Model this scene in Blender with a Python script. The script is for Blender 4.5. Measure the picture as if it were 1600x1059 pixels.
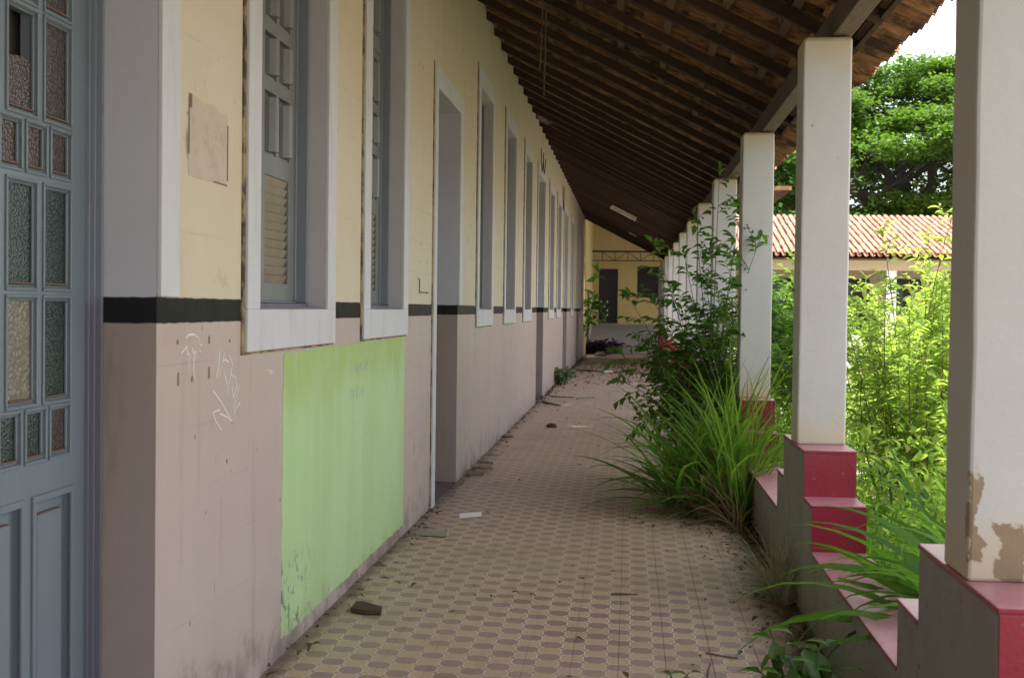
import bpy, math, random
import numpy as np
from mathutils import Matrix, Vector

random.seed(7)
rng = np.random.default_rng(11)
S = bpy.context.scene
for o in list(bpy.data.objects):
    bpy.data.objects.remove(o)

# ------------------------------------------------------------------ camera
cam_data = bpy.data.cameras.new('camera')
cam = bpy.data.objects.new('camera', cam_data)
S.collection.objects.link(cam)
RIGHT = Vector((0.99567542, 0.09208317, 0.01229384))
DOWN = Vector((0.01443729, -0.02264748, -0.99963926))
FWD = Vector((-0.09177153, 0.99549374, -0.02387897))
EYE = Vector((0, 0, 1.5))
cam.matrix_world = Matrix(((RIGHT.x, -DOWN.x, -FWD.x, EYE.x), (RIGHT.y, -DOWN.y, -FWD.y, EYE.y),
                           (RIGHT.z, -DOWN.z, -FWD.z, EYE.z), (0, 0, 0, 1)))
cam_data.sensor_width = 36
cam_data.lens = 45
cam_data.clip_start = 0.05
cam_data.clip_end = 2000
cam_data.dof.use_dof = True
cam_data.dof.focus_distance = 8.5
cam_data.dof.aperture_fstop = 7.0
S.camera = cam

def in_view(p, m=0.03):
    d = Vector(p) - EYE
    z = d.dot(FWD)
    if z < 0.1:
        return None
    u, v = d.dot(RIGHT) / z / 0.4, d.dot(DOWN) / z / 0.2648
    return z if abs(u) < 1 + m and abs(v) < 1 + m else None

# ------------------------------------------------------------------ world, sun, exposure
SUN_EL, SUN_AZ = math.radians(76), math.radians(200)      # azimuth clockwise from +Y
W = bpy.data.worlds.new('World')
S.world = W
W.use_nodes = True
nt = W.node_tree
nt.nodes.clear()
wo = nt.nodes.new('ShaderNodeOutputWorld')
bg = nt.nodes.new('ShaderNodeBackground')
bg.inputs['Strength'].default_value = 0.12
sky = nt.nodes.new('ShaderNodeTexSky')
sky.sky_type = 'NISHITA'
sky.sun_disc = False
sky.sun_elevation = SUN_EL
sky.sun_rotation = SUN_AZ
sky.dust_density = 3.0
tcw = nt.nodes.new('ShaderNodeTexCoord')
nzw = nt.nodes.new('ShaderNodeTexNoise')
nzw.inputs['Scale'].default_value = 2.2
nzw.inputs['Detail'].default_value = 6
rpw = nt.nodes.new('ShaderNodeValToRGB')
rpw.color_ramp.elements[0].position = 0.30
rpw.color_ramp.elements[0].color = (0.55, 0.55, 0.55, 1)
rpw.color_ramp.elements[1].position = 0.62
rpw.color_ramp.elements[1].color = (0.97, 0.97, 0.97, 1)
mxw = nt.nodes.new('ShaderNodeMix')
mxw.data_type = 'RGBA'
mxw.inputs['B'].default_value = (8.3, 8.7, 9.3, 1)
nt.links.new(tcw.outputs['Generated'], nzw.inputs['Vector'])
nt.links.new(nzw.outputs['Fac'], rpw.inputs['Fac'])
nt.links.new(rpw.outputs['Color'], mxw.inputs['Factor'])
nt.links.new(sky.outputs['Color'], mxw.inputs['A'])
nt.links.new(mxw.outputs['Result'], bg.inputs['Color'])
nt.links.new(bg.outputs['Background'], wo.inputs['Surface'])

sd = bpy.data.lights.new('sun', 'SUN')
sd.energy = 4.4
sd.angle = math.radians(1.5)
sd.color = (1.0, 0.94, 0.85)
sun = bpy.data.objects.new('sun', sd)
S.collection.objects.link(sun)
sdir = Vector((math.sin(SUN_AZ) * math.cos(SUN_EL), math.cos(SUN_AZ) * math.cos(SUN_EL), math.sin(SUN_EL)))
sun.rotation_euler = sdir.to_track_quat('Z', 'Y').to_euler()
sun.location = (0, 0, 20)

S.view_settings.view_transform = 'Standard'
S.view_settings.look = 'None'
S.view_settings.exposure = 1.5
S.view_settings.gamma = 1.0
S.view_settings.use_curve_mapping = False
S.render.engine = 'CYCLES'
S.cycles.max_bounces = 10
S.cycles.diffuse_bounces = 6
S.cycles.transmission_bounces = 4

# ------------------------------------------------------------------ material helpers
WX_ = -1.47
class G:
    """tiny node-graph writer"""
    def __init__(s, name):
        s.mat = bpy.data.materials.new(name)
        s.mat.use_nodes = True
        s.t = s.mat.node_tree
        s.t.nodes.clear()
        s.out = s.t.nodes.new('ShaderNodeOutputMaterial')
        s.tc = s.t.nodes.new('ShaderNodeTexCoord')
    def put(s, sock, v):
        if isinstance(v, bpy.types.NodeSocket):
            s.t.links.new(v, sock)
        elif isinstance(v, (tuple, list)) and len(v) == 3 and sock.type == 'RGBA':
            sock.default_value = (*v, 1)
        else:
            sock.default_value = v
    def m(s, op, a, b=None, c=None):
        n = s.t.nodes.new('ShaderNodeMath')
        n.operation = op
        for i, v in enumerate((a, b, c)):
            if v is not None:
                s.put(n.inputs[i], v)
        return n.outputs[0]
    def step(s, a, lo, hi):
        n = s.t.nodes.new('ShaderNodeMapRange')
        n.interpolation_type = 'SMOOTHSTEP'
        s.put(n.inputs['Value'], a)
        n.inputs['From Min'].default_value = lo
        n.inputs['From Max'].default_value = hi
        return n.outputs['Result']
    def mix(s, f, a, b, mode='MIX'):
        n = s.t.nodes.new('ShaderNodeMix')
        n.data_type = 'RGBA'
        n.blend_type = mode
        s.put(n.inputs['Factor'], f)
        s.put(n.inputs['A'], a)
        s.put(n.inputs['B'], b)
        return n.outputs['Result']
    def noise(s, scale, detail=4, rough=0.55, vec=None, out='Fac'):
        n = s.t.nodes.new('ShaderNodeTexNoise')
        n.inputs['Scale'].default_value = scale
        n.inputs['Detail'].default_value = detail
        n.inputs['Roughness'].default_value = rough
        s.t.links.new(vec if vec else s.pos(), n.inputs['Vector'])
        return n.outputs[out]
    def voro(s, scale, vec=None, out='Distance', feature='F1'):
        n = s.t.nodes.new('ShaderNodeTexVoronoi')
        n.feature = feature
        n.inputs['Scale'].default_value = scale
        s.t.links.new(vec if vec else s.pos(), n.inputs['Vector'])
        return n.outputs[out]
    def pos(s):
        if not hasattr(s, '_g'):
            s._g = s.t.nodes.new('ShaderNodeNewGeometry')
        return s._g.outputs['Position']
    def geo(s, k):
        s.pos()
        return s._g.outputs[k]
    def scaled(s, v, sc):
        n = s.t.nodes.new('ShaderNodeMapping')
        n.inputs['Scale'].default_value = sc
        s.t.links.new(v, n.inputs['Vector'])
        return n.outputs[0]
    def xyz(s, v):
        n = s.t.nodes.new('ShaderNodeSeparateXYZ')
        s.t.links.new(v, n.inputs[0])
        return n.outputs
    def bump(s, h, strength=0.3, dist=0.01):
        n = s.t.nodes.new('ShaderNodeBump')
        n.inputs['Strength'].default_value = strength
        n.inputs['Distance'].default_value = dist
        s.t.links.new(h, n.inputs['Height'])
        return n.outputs[0]
    def rnd(s):
        n = s.t.nodes.new('ShaderNodeObjectInfo')
        return s.m('FRACT', s.m('ADD', n.outputs['Random'], s.geo('Random Per Island')))
    def principled(s, col, rough=0.7, normal=None, spec=0.4, metal=0.0):
        n = s.t.nodes.new('ShaderNodeBsdfPrincipled')
        s.put(n.inputs['Base Color'], col)
        s.put(n.inputs['Roughness'], rough)
        s.put(n.inputs['Specular IOR Level'], spec)
        n.inputs['Metallic'].default_value = metal
        if normal is not None:
            s.t.links.new(normal, n.inputs['Normal'])
        s.t.links.new(n.outputs[0], s.out.inputs['Surface'])
        s.bsdf = n
        return s.mat

def simple(name, col, rough=0.7, var=0.18, scale=9, bump=0.15, bscale=60, spec=0.35, dirt=None, dirt_amt=0.5, dirt_scale=6):
    g = G(name)
    n = g.noise(scale, 5, 0.6)
    c = g.mix(n, tuple(v * (1 - var) for v in col), tuple(min(1, v * (1 + var)) for v in col))
    if dirt:
        d = g.m('MULTIPLY', g.step(g.noise(dirt_scale, 6, 0.65), 0.52, 0.72), dirt_amt)
        c = g.mix(d, c, dirt)
    nb = g.bump(g.noise(bscale, 4, 0.6), bump, 0.01) if bump else None
    return g.principled(c, rough, nb, spec)

def wall_material():
    g = G('painted_wall')
    P = g.xyz(g.pos())
    wob = g.m('MULTIPLY', g.m('SUBTRACT', g.noise(22, 3), 0.5), 0.008)
    z = g.m('ADD', P[2], wob)
    n1 = g.noise(2.3, 6, 0.62)
    streak = g.noise(1.0, 5, 0.6, g.scaled(g.pos(), (6, 6, 0.7)))
    cream = g.mix(n1, (0.56, 0.475, 0.33), (0.64, 0.57, 0.44))
    cream = g.mix(g.m('MULTIPLY', g.step(streak, 0.55, 0.8), 0.35), cream, (0.43, 0.35, 0.22))
    dado = g.mix(n1, (0.45, 0.345, 0.30), (0.52, 0.42, 0.375))
    n2 = g.noise(0.9, 5, 0.6)
    dado = g.mix(g.m('MULTIPLY', g.step(n2, 0.5, 0.7), 0.35), dado, (0.48, 0.42, 0.40))
    dado = g.mix(g.m('MULTIPLY', g.step(streak, 0.54, 0.76), 0.42), dado, (0.24, 0.185, 0.165))
    # grime in broken patches just above the floor
    low = g.m('MULTIPLY', g.step(g.m('SUBTRACT', g.noise(5, 6, 0.7), g.m('MULTIPLY', P[2], 0.75)), 0.33, 0.62), 0.7)
    dado = g.mix(low, dado, (0.15, 0.115, 0.10))
    up = g.step(z, 1.519, 1.523)
    c = g.mix(up, dado, cream)
    inband = g.m('MULTIPLY', g.step(z, 1.437, 1.441), g.m('SUBTRACT', 1.0, up))
    band = g.mix(g.noise(7, 5), (0.006, 0.007, 0.006), (0.017, 0.018, 0.015))
    c = g.mix(inband, c, band)
    # chips and pock marks
    v = g.voro(5.5)
    sp = g.m('MULTIPLY', g.m('SUBTRACT', 1.0, g.step(v, 0.035, 0.085)), g.step(g.noise(1.3, 2), 0.42, 0.56))
    c = g.mix(g.m('MULTIPLY', sp, 0.85), c, (0.07, 0.055, 0.05))
    vs = g.voro(11.0, g.scaled(g.pos(), (1, 1, 0.22)))
    sc = g.m('MULTIPLY', g.m('SUBTRACT', 1.0, g.step(vs, 0.03, 0.09)), g.step(g.noise(2.1, 3), 0.50, 0.62))
    c = g.mix(g.m('MULTIPLY', sc, 0.6), c, (0.11, 0.085, 0.07))
    crs = g.step(g.noise(0.8, 7, 0.75, g.scaled(g.pos(), (2, 2, 2.6))), 0.60, 0.66)
    c = g.mix(g.m('MULTIPLY', crs, 0.20), c, (0.20, 0.15, 0.12))
    # plaster coursing that shows faintly through the paint
    yl = g.m('ABSOLUTE', g.m('SUBTRACT', g.m('FRACT', g.m('ADD', g.m('MULTIPLY', P[2], 4.6), g.m('MULTIPLY', wob, 4.0))), 0.5))
    c = g.mix(g.m('MULTIPLY', g.m('MULTIPLY', g.step(yl, 0.47, 0.5), g.step(g.noise(1.7, 3), 0.42, 0.6)), 0.16), c, (0.16, 0.12, 0.10))
    v2 = g.voro(2.4, g.scaled(g.pos(), (1, 1, 0.35)))
    sp2 = g.m('MULTIPLY', g.m('SUBTRACT', 1.0, g.step(v2, 0.02, 0.06)), 0.7)
    c = g.mix(sp2, c, (0.16, 0.12, 0.10))
    fine = g.m('ADD', g.m('ADD', g.m('MULTIPLY', g.noise(160, 3), 0.7), g.m('MULTIPLY', g.noise(12, 4), 1.6)), g.m('MULTIPLY', g.noise(2.2, 4), 9.0))
    rough = g.m('ADD', g.m('MULTIPLY', up, 0.22), 0.48)
    return g.principled(c, rough, g.bump(fine, 0.28, 0.006), g.m('SUBTRACT', 0.3, g.m('MULTIPLY', inband, 0.2)))

def reveal_material(plain=False):
    g = G('plain_reveal' if plain else 'painted_reveal')
    P = g.xyz(g.pos())
    z = g.m('ADD', P[2], g.m('MULTIPLY', g.m('SUBTRACT', g.noise(22, 3), 0.5), 0.008))
    n1 = g.noise(3, 6, 0.62)
    hi = g.mix(n1, (0.47, 0.465, 0.50), (0.55, 0.545, 0.58))
    lo = g.mix(n1, (0.30, 0.23, 0.20), (0.37, 0.29, 0.25))
    v2 = g.step(g.noise(1.4, 6, 0.7, g.scaled(g.pos(), (5, 5, 1))), 0.55, 0.75)
    hi = g.mix(g.m('MULTIPLY', v2, 0.25), hi, (0.33, 0.30, 0.29))
    lo = g.mix(g.m('MULTIPLY', v2, 0.4), lo, (0.19, 0.14, 0.12))
    up = g.step(z, 1.519, 1.523)
    if plain:
        hi = g.mix(0.35, hi, (0.42, 0.36, 0.33))
        c = hi
    else:
        c = g.mix(up, lo, hi)
        inband = g.m('MULTIPLY', g.step(z, 1.437, 1.441), g.m('SUBTRACT', 1.0, up))
        c = g.mix(inband, c, (0.008, 0.008, 0.009))
    sp = g.m('SUBTRACT', 1.0, g.step(g.voro(6), 0.02, 0.05))
    c = g.mix(g.m('MULTIPLY', sp, 0.6), c, (0.12, 0.10, 0.09))
    return g.principled(c, 0.6, g.bump(g.m('ADD', g.noise(140, 3), g.m('MULTIPLY', g.noise(9, 4), 2.0)), 0.15, 0.006), 0.3)

def trim_material():
    g = G('white_surround_paint')
    n = g.noise(4, 6, 0.62)
    c = g.mix(n, (0.53, 0.52, 0.53), (0.61, 0.60, 0.61))
    v = g.step(g.noise(1.2, 6, 0.7, g.scaled(g.pos(), (7, 7, 1.2))), 0.50, 0.74)
    c = g.mix(g.m('MULTIPLY', v, 0.42), c, (0.38, 0.34, 0.31))
    sp = g.m('SUBTRACT', 1.0, g.step(g.voro(7), 0.02, 0.06))
    c = g.mix(g.m('MULTIPLY', sp, 0.45), c, (0.18, 0.15, 0.14))
    return g.principled(c, 0.6, g.bump(g.m('ADD', g.noise(120, 3), g.m('MULTIPLY', g.noise(10, 4), 2.0)), 0.25, 0.006), 0.35)

def stain_material():
    g = G('black_mould_line')
    n = g.noise(9, 5, 0.7)
    c = g.mix(g.step(n, 0.42, 0.62), (0.36, 0.27, 0.14), (0.07, 0.05, 0.035))
    return g.principled(c, 0.85, g.bump(g.noise(60, 4), 0.6, 0.01), 0.2)

def floor_tile_material():
    g = G('octagon_cement_tile')
    uv = g.xyz(g.tc.outputs['UV'])
    U = g.m('ADD', g.m('MULTIPLY', uv[0], 2.0), 0.5)
    V = g.m('MULTIPLY', uv[1], 2.0)
    par = g.m('MODULO', g.m('ADD', g.m('FLOOR', U), g.m('FLOOR', V)), 2.0)
    a = g.m('ABSOLUTE', g.m('SUBTRACT', g.m('MULTIPLY', g.m('FRACT', U), 2.0), 1.0))
    b = g.m('ABSOLUTE', g.m('SUBTRACT', g.m('MULTIPLY', g.m('FRACT', V), 2.0), 1.0))
    par = g.step(par, 0.4, 0.6)
    hw = g.m('ADD', 0.935, g.m('MULTIPLY', par, 0.035))
    cut = g.m('SUBTRACT', 1.60, g.m('MULTIPLY', par, 0.06))
    d = g.m('MAXIMUM', g.m('SUBTRACT', g.m('MAXIMUM', a, g.m('MULTIPLY', b, 0.985)), hw),
            g.m('MULTIPLY', g.m('SUBTRACT', g.m('ADD', a, b), cut), 0.72))
    line = g.step(d, -0.012, 0.012)
    dia = g.step(g.m('ADD', a, b), 1.70, 1.74)
    nz = g.noise(30, 5, 0.65)
    r = g.rnd()
    cream = g.mix(nz, (0.45, 0.32, 0.205), (0.54, 0.40, 0.27))
    cream = g.mix(g.m('MULTIPLY', r, 0.5), cream, (0.60, 0.405, 0.26))
    purp = g.mix(nz, (0.265, 0.17, 0.16), (0.35, 0.24, 0.225))
    purp = g.mix(g.m('MULTIPLY', r, 0.4), purp, (0.29, 0.175, 0.15))
    body = g.mix(par, cream, purp)
    c = g.mix(line, body, (0.72, 0.61, 0.47))
    c = g.mix(dia, c, purp)
    # dust and dirt lying on the floor, then wider tone changes
    dirt = g.noise(0.9, 7, 0.66)
    dfac = g.m('MULTIPLY', g.step(dirt, 0.36, 0.66), 0.5)
    c = g.mix(dfac, c, (0.42, 0.31, 0.23))
    P = g.xyz(g.pos())
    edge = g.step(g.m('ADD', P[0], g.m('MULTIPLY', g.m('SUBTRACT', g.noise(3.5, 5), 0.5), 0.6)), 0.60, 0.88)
    c = g.mix(g.m('MULTIPLY', edge, 0.85), c, (0.06, 0.045, 0.035))  # darker towards the parapet side
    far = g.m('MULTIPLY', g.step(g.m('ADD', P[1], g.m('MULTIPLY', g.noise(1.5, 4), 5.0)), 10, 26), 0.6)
    c = g.mix(far, c, (0.58, 0.44, 0.38))  # paler with distance: grazing sheen put into the colour
    c = g.mix(g.m('MULTIPLY', g.step(r, 0.55, 1.0), 0.22), c, (0.20, 0.14, 0.10))
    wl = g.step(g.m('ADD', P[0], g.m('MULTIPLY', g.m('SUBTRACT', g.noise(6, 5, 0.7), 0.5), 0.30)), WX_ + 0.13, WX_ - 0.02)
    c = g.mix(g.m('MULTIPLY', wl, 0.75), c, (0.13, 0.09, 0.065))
    sm = g.step(g.noise(2.6, 7, 0.72, g.scaled(g.pos(), (1, 0.6, 1))), 0.56, 0.70)
    c = g.mix(g.m('MULTIPLY', sm, 0.35), c, (0.21, 0.155, 0.115))
    spk = g.m('SUBTRACT', 1.0, g.step(g.voro(9), 0.03, 0.07))
    c = g.mix(g.m('MULTIPLY', g.m('MULTIPLY', spk, g.step(g.noise(2, 2), 0.45, 0.6)), 0.7), c, (0.05, 0.04, 0.035))
    rough = g.m('ADD', g.m('MULTIPLY', dirt, 0.35), 0.30)
    h = g.m('ADD', g.m('MULTIPLY', g.noise(90, 3), 0.5), g.m('MULTIPLY', g.noise(7, 3), 0.8))
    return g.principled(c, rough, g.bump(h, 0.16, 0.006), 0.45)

def pillar_material(peel=False):
    g = G('peeling_pillar_paint' if peel else 'pillar_paint')
    P = g.xyz(g.pos())
    n = g.noise(2.6, 6, 0.62)
    c = g.mix(n, (0.43, 0.42, 0.405), (0.51, 0.495, 0.48))
    v = g.step(g.noise(1.2, 6, 0.7, g.scaled(g.pos(), (9, 9, 0.9))), 0.55, 0.8)
    c = g.mix(g.m('MULTIPLY', v, 0.5), c, (0.45, 0.40, 0.33))
    # damp yellow stain at head and foot
    ft = g.step(g.m('ADD', P[2], g.m('MULTIPLY', g.noise(7, 5), 0.35)), 1.22, 0.98)
    c = g.mix(g.m('MULTIPLY', ft, 0.65), c, (0.52, 0.43, 0.27))
    hd = g.step(g.m('ADD', P[2], g.m('MULTIPLY', g.noise(6, 5), 0.3)), 2.85, 3.12)
    c = g.mix(g.m('MULTIPLY', hd, 0.7), c, (0.47, 0.37, 0.18))
    sp = g.m('SUBTRACT', 1.0, g.step(g.voro(8), 0.03, 0.09))
    c = g.mix(g.m('MULTIPLY', g.m('MULTIPLY', sp, g.step(g.noise(2.2, 2), 0.5, 0.62)), 0.7), c, (0.17, 0.13, 0.09))
    h = g.m('ADD', g.m('MULTIPLY', g.noise(110, 3), 0.35), g.m('MULTIPLY', g.noise(5, 4), 2.6))
    rough = 0.62
    if peel:
        nx = g.m('MULTIPLY', g.m('SUBTRACT', g.noise(16, 6, 0.6), 0.5), 0.10)
        nz_ = g.m('MULTIPLY', g.m('SUBTRACT', g.noise(13, 6, 0.6, g.scaled(g.pos(), (1, 1, 1.3))), 0.5), 0.16)
        def blob(cx, cz, rx, rz):
            ex = g.m('DIVIDE', g.m('SUBTRACT', g.m('ADD', P[0], nx), cx), rx)
            ez = g.m('DIVIDE', g.m('SUBTRACT', g.m('ADD', P[2], nz_), cz), rz)
            return g.m('SUBTRACT', 1.0, g.m('MAXIMUM', g.m('ABSOLUTE', ex), g.m('ABSOLUTE', ez)))
        k1 = g.m('MAXIMUM', g.m('SUBTRACT', blob(0.889, 0.985, 0.016, 0.11), g.step(g.m('ADD', P[1], nx), 3.39, 3.44)), blob(0.985, 0.885, 0.040, 0.075))
        k2 = blob(1.075, 0.875, 0.042, 0.065)
        k = g.m('MAXIMUM', k1, k2)
        pl = g.step(k, 0.0, 0.05)
        rim = g.m('SUBTRACT', g.step(k, -0.09, 0.0), pl)
        pc = g.mix(g.step(g.m('SUBTRACT', k2, k1), -0.02, 0.05), g.mix(g.noise(24, 5), (0.20, 0.145, 0.085), (0.30, 0.225, 0.145)), (0.26, 0.24, 0.225))
        c = g.mix(g.m('MULTIPLY', rim, 0.35), c, (0.30, 0.25, 0.19))
        c = g.mix(pl, c, pc)
        h = g.m('SUBTRACT', h, g.m('MULTIPLY', pl, 4.0))
    return g.principled(c, rough, g.bump(h, 0.3, 0.006), 0.35)

def cement_material():
    g = G('grey_parapet_cement')
    P = g.xyz(g.pos())
    n = g.noise(3, 7, 0.65)
    c = g.mix(n, (0.19, 0.18, 0.175), (0.33, 0.315, 0.305))
    v = g.step(g.noise(1.3, 7, 0.72, g.scaled(g.pos(), (2.6, 2.6, 1.0))), 0.48, 0.72)
    c = g.mix(g.m('MULTIPLY', v, 0.55), c, (0.095, 0.085, 0.078))
    lo = g.step(g.m('ADD', P[2], g.m('MULTIPLY', g.noise(4, 5), 0.4)), 0.55, 0.15)
    c = g.mix(g.m('MULTIPLY', lo, 0.55), c, (0.15, 0.125, 0.07))
    sp = g.m('SUBTRACT', 1.0, g.step(g.voro(9), 0.04, 0.12))
    c = g.mix(g.m('MULTIPLY', sp, 0.7), c, (0.03, 0.028, 0.025))
    return g.principled(c, 0.75, g.bump(g.m('ADD', g.noise(70, 4), g.m('MULTIPLY', n, 2)), 0.4, 0.01), 0.3)

def red_material():
    g = G('red_cement_cap')
    n = g.noise(4, 6, 0.65)
    c = g.mix(n, (0.21, 0.006, 0.022), (0.28, 0.014, 0.037))
    nz = g.xyz(g.geo('Normal'))[2]
    dust_sheen = g.m('MULTIPLY', g.step(nz, 0.6, 0.9), g.m('ADD', 0.22, g.m('MULTIPLY', g.noise(9, 5), 0.35)))  # paler upward faces: sky reflection painted in, with a little dust
    c = g.mix(dust_sheen, c, (0.72, 0.43, 0.48))
    sp = g.m('SUBTRACT', 1.0, g.step(g.voro(12), 0.03, 0.09))
    c = g.mix(g.m('MULTIPLY', sp, 0.4), c, (0.12, 0.03, 0.04))
    ch = g.m('MULTIPLY', g.step(g.noise(19, 7, 0.75), 0.62, 0.65), 0.55)
    c = g.mix(ch, c, (0.26, 0.18, 0.17))
    st = g.step(g.noise(3.5, 6, 0.7, g.scaled(g.pos(), (2, 2, 0.7))), 0.52, 0.70)
    c = g.mix(g.m('MULTIPLY', st, 0.35), c, (0.16, 0.035, 0.05))
    return g.principled(c, 0.33, g.bump(g.m('ADD', g.noise(60, 4), g.m('MULTIPLY', g.noise(6, 4), 2.0)), 0.15, 0.006), 0.4)

def green_material():
    g = G('green_painted_patch')
    P = g.xyz(g.pos())
    n = g.noise(1.8, 6, 0.62)
    c = g.mix(n, (0.40, 0.57, 0.23), (0.52, 0.66, 0.38))
    top = g.step(g.m('ADD', P[2], g.m('MULTIPLY', g.noise(2.2, 5), 0.6)), 1.28, 1.62)
    c = g.mix(g.m('MULTIPLY', top, 0.7), c, (0.33, 0.44, 0.095))
    br = g.noise(1.0, 4, 0.6, g.scaled(g.pos(), (1, 9, 0.8)))
    c = g.mix(g.m('MULTIPLY', g.step(br, 0.5, 0.75), 0.45), c, (0.50, 0.62, 0.38))
    sc = g.step(g.noise(1.0, 6, 0.75, g.scaled(g.pos(), (1, 26, 3.2))), 0.60, 0.70)
    sc = g.m('MULTIPLY', sc, g.step(g.noise(1.6, 3), 0.47, 0.60))
    c = g.mix(g.m('MULTIPLY', sc, 0.75), c, (0.11, 0.14, 0.07))
    corner = g.m('MULTIPLY', g.step(P[1], 6.1, 5.5), g.step(P[2], 0.50, 0.25))
    ink = g.m('MULTIPLY', g.step(g.noise(16, 5, 0.7), 0.545, 0.60), corner)
    c = g.mix(g.m('MULTIPLY', ink, 0.8), c, (0.035, 0.085, 0.11))
    sp = g.m('SUBTRACT', 1.0, g.step(g.voro(6), 0.02, 0.05))
    c = g.mix(g.m('MULTIPLY', sp, 0.7), c, (0.08, 0.10, 0.05))
    rol = g.noise(1.0, 3, 0.5, g.scaled(g.pos(), (1, 4.5, 0.35)))
    c = g.mix(g.m('MULTIPLY', g.step(rol, 0.42, 0.62), 0.30), c, (0.36, 0.50, 0.22))
    bs = g.step(g.m('SUBTRACT', g.noise(6, 6, 0.7), g.m('MULTIPLY', P[2], 1.6)), 0.28, 0.5)
    c = g.mix(g.m('MULTIPLY', bs, 0.55), c, (0.30, 0.31, 0.19))
    return g.principled(c, 0.5, g.bump(g.m('ADD', g.noise(100, 3), g.m('MULTIPLY', g.noise(2.2, 4), 9.0)), 0.28, 0.006), 0.35)

def door_paint():
    g = G('blue_grey_door_paint')
    P = g.xyz(g.pos())
    n = g.noise(3, 6, 0.6, g.scaled(g.pos(), (2, 2, 0.7)))
    c = g.mix(n, (0.13, 0.158, 0.18), (0.185, 0.217, 0.24))
    w = g.step(g.noise(6, 7, 0.72, g.scaled(g.pos(), (3, 3, 1))), 0.60, 0.68)
    c = g.mix(g.m('MULTIPLY', w, 0.45), c, (0.15, 0.14, 0.15))
    return g.principled(c, g.m('ADD', 0.30, g.m('MULTIPLY', n, 0.2)), g.bump(g.noise(60, 4), 0.15, 0.006), 0.5)

def jamb_paint():
    g = G('mauve_grey_jamb_paint')
    P = g.xyz(g.pos())
    n = g.noise(3, 6, 0.6)
    c = g.mix(n, (0.17, 0.195, 0.225), (0.225, 0.245, 0.28))
    lo = g.step(g.m('ADD', P[2], g.m('MULTIPLY', g.noise(8, 4), 0.06)), 1.56, 1.52)
    c = g.mix(g.m('MULTIPLY', lo, 0.75), c, (0.135, 0.115, 0.155))
    w = g.step(g.noise(7, 7, 0.72, g.scaled(g.pos(), (3, 3, 0.8))), 0.6, 0.68)
    c = g.mix(g.m('MULTIPLY', w, 0.5), c, (0.13, 0.09, 0.075))
    return g.principled(c, 0.36, g.bump(g.noise(60, 4), 0.15, 0.006), 0.5)

def glass_material(name, ca, cb, scale, bs, rough=0.22):
    g = G(name)
    v = g.voro(scale)
    c = g.mix(g.noise(scale * 0.5, 4), ca, cb)
    c = g.mix(g.m('MULTIPLY', g.m('SUBTRACT', 1.0, g.step(v, 0.1, 0.5)), 0.6), c, tuple(min(1, x * 2.4) for x in cb))
    return g.principled(c, rough, g.bump(v, bs, 0.004), 0.5)

def wood_material(name, a, b, rough=0.8, axis=(1, 1, 1), weather=None):
    g = G(name)
    o = g.t.nodes.new('ShaderNodeObjectInfo').outputs['Random']
    vec = g.scaled(g.pos(), axis)
    n = g.noise(14, 6, 0.65, vec)
    c = g.mix(n, a, b)
    c = g.mix(g.m('MULTIPLY', o, 0.5), c, tuple(x * 0.55 for x in a))
    if weather:
        c = g.mix(g.m('MULTIPLY', g.step(g.noise(3, 5), 0.5, 0.7), 0.6), c, weather)
    return g.principled(c, rough, g.bump(n, 0.5, 0.01), 0.25)

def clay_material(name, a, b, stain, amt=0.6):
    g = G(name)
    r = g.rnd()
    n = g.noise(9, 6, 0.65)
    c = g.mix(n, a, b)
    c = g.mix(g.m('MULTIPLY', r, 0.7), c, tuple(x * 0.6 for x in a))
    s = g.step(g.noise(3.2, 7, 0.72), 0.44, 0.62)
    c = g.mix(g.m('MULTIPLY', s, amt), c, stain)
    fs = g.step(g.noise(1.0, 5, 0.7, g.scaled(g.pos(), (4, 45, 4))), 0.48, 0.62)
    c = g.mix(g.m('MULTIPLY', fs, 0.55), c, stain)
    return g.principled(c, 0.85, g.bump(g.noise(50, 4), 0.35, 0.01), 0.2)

def leaf_material(name, a, b, tr, tw=0.45, yellow=None, rough=0.45, spec=0.4):
    g = G(name)
    r = g.rnd()
    c = g.mix(r, a, b)
    if yellow:
        c = g.mix(g.step(r, 0.93, 0.95), c, yellow)
    p = g.t.nodes.new('ShaderNodeBsdfPrincipled')
    g.put(p.inputs['Base Color'], c)
    p.inputs['Roughness'].default_value = rough
    p.inputs['Specular IOR Level'].default_value = spec
    t = g.t.nodes.new('ShaderNodeBsdfTranslucent')
    g.put(t.inputs['Color'], g.mix(r, tr, tuple(x * 1.25 for x in tr)))
    ms = g.t.nodes.new('ShaderNodeMixShader')
    ms.inputs[0].default_value = tw
    g.t.links.new(p.outputs[0], ms.inputs[1])
    g.t.links.new(t.outputs[0], ms.inputs[2])
    g.t.links.new(ms.outputs[0], g.out.inputs['Surface'])
    return g.mat

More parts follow.
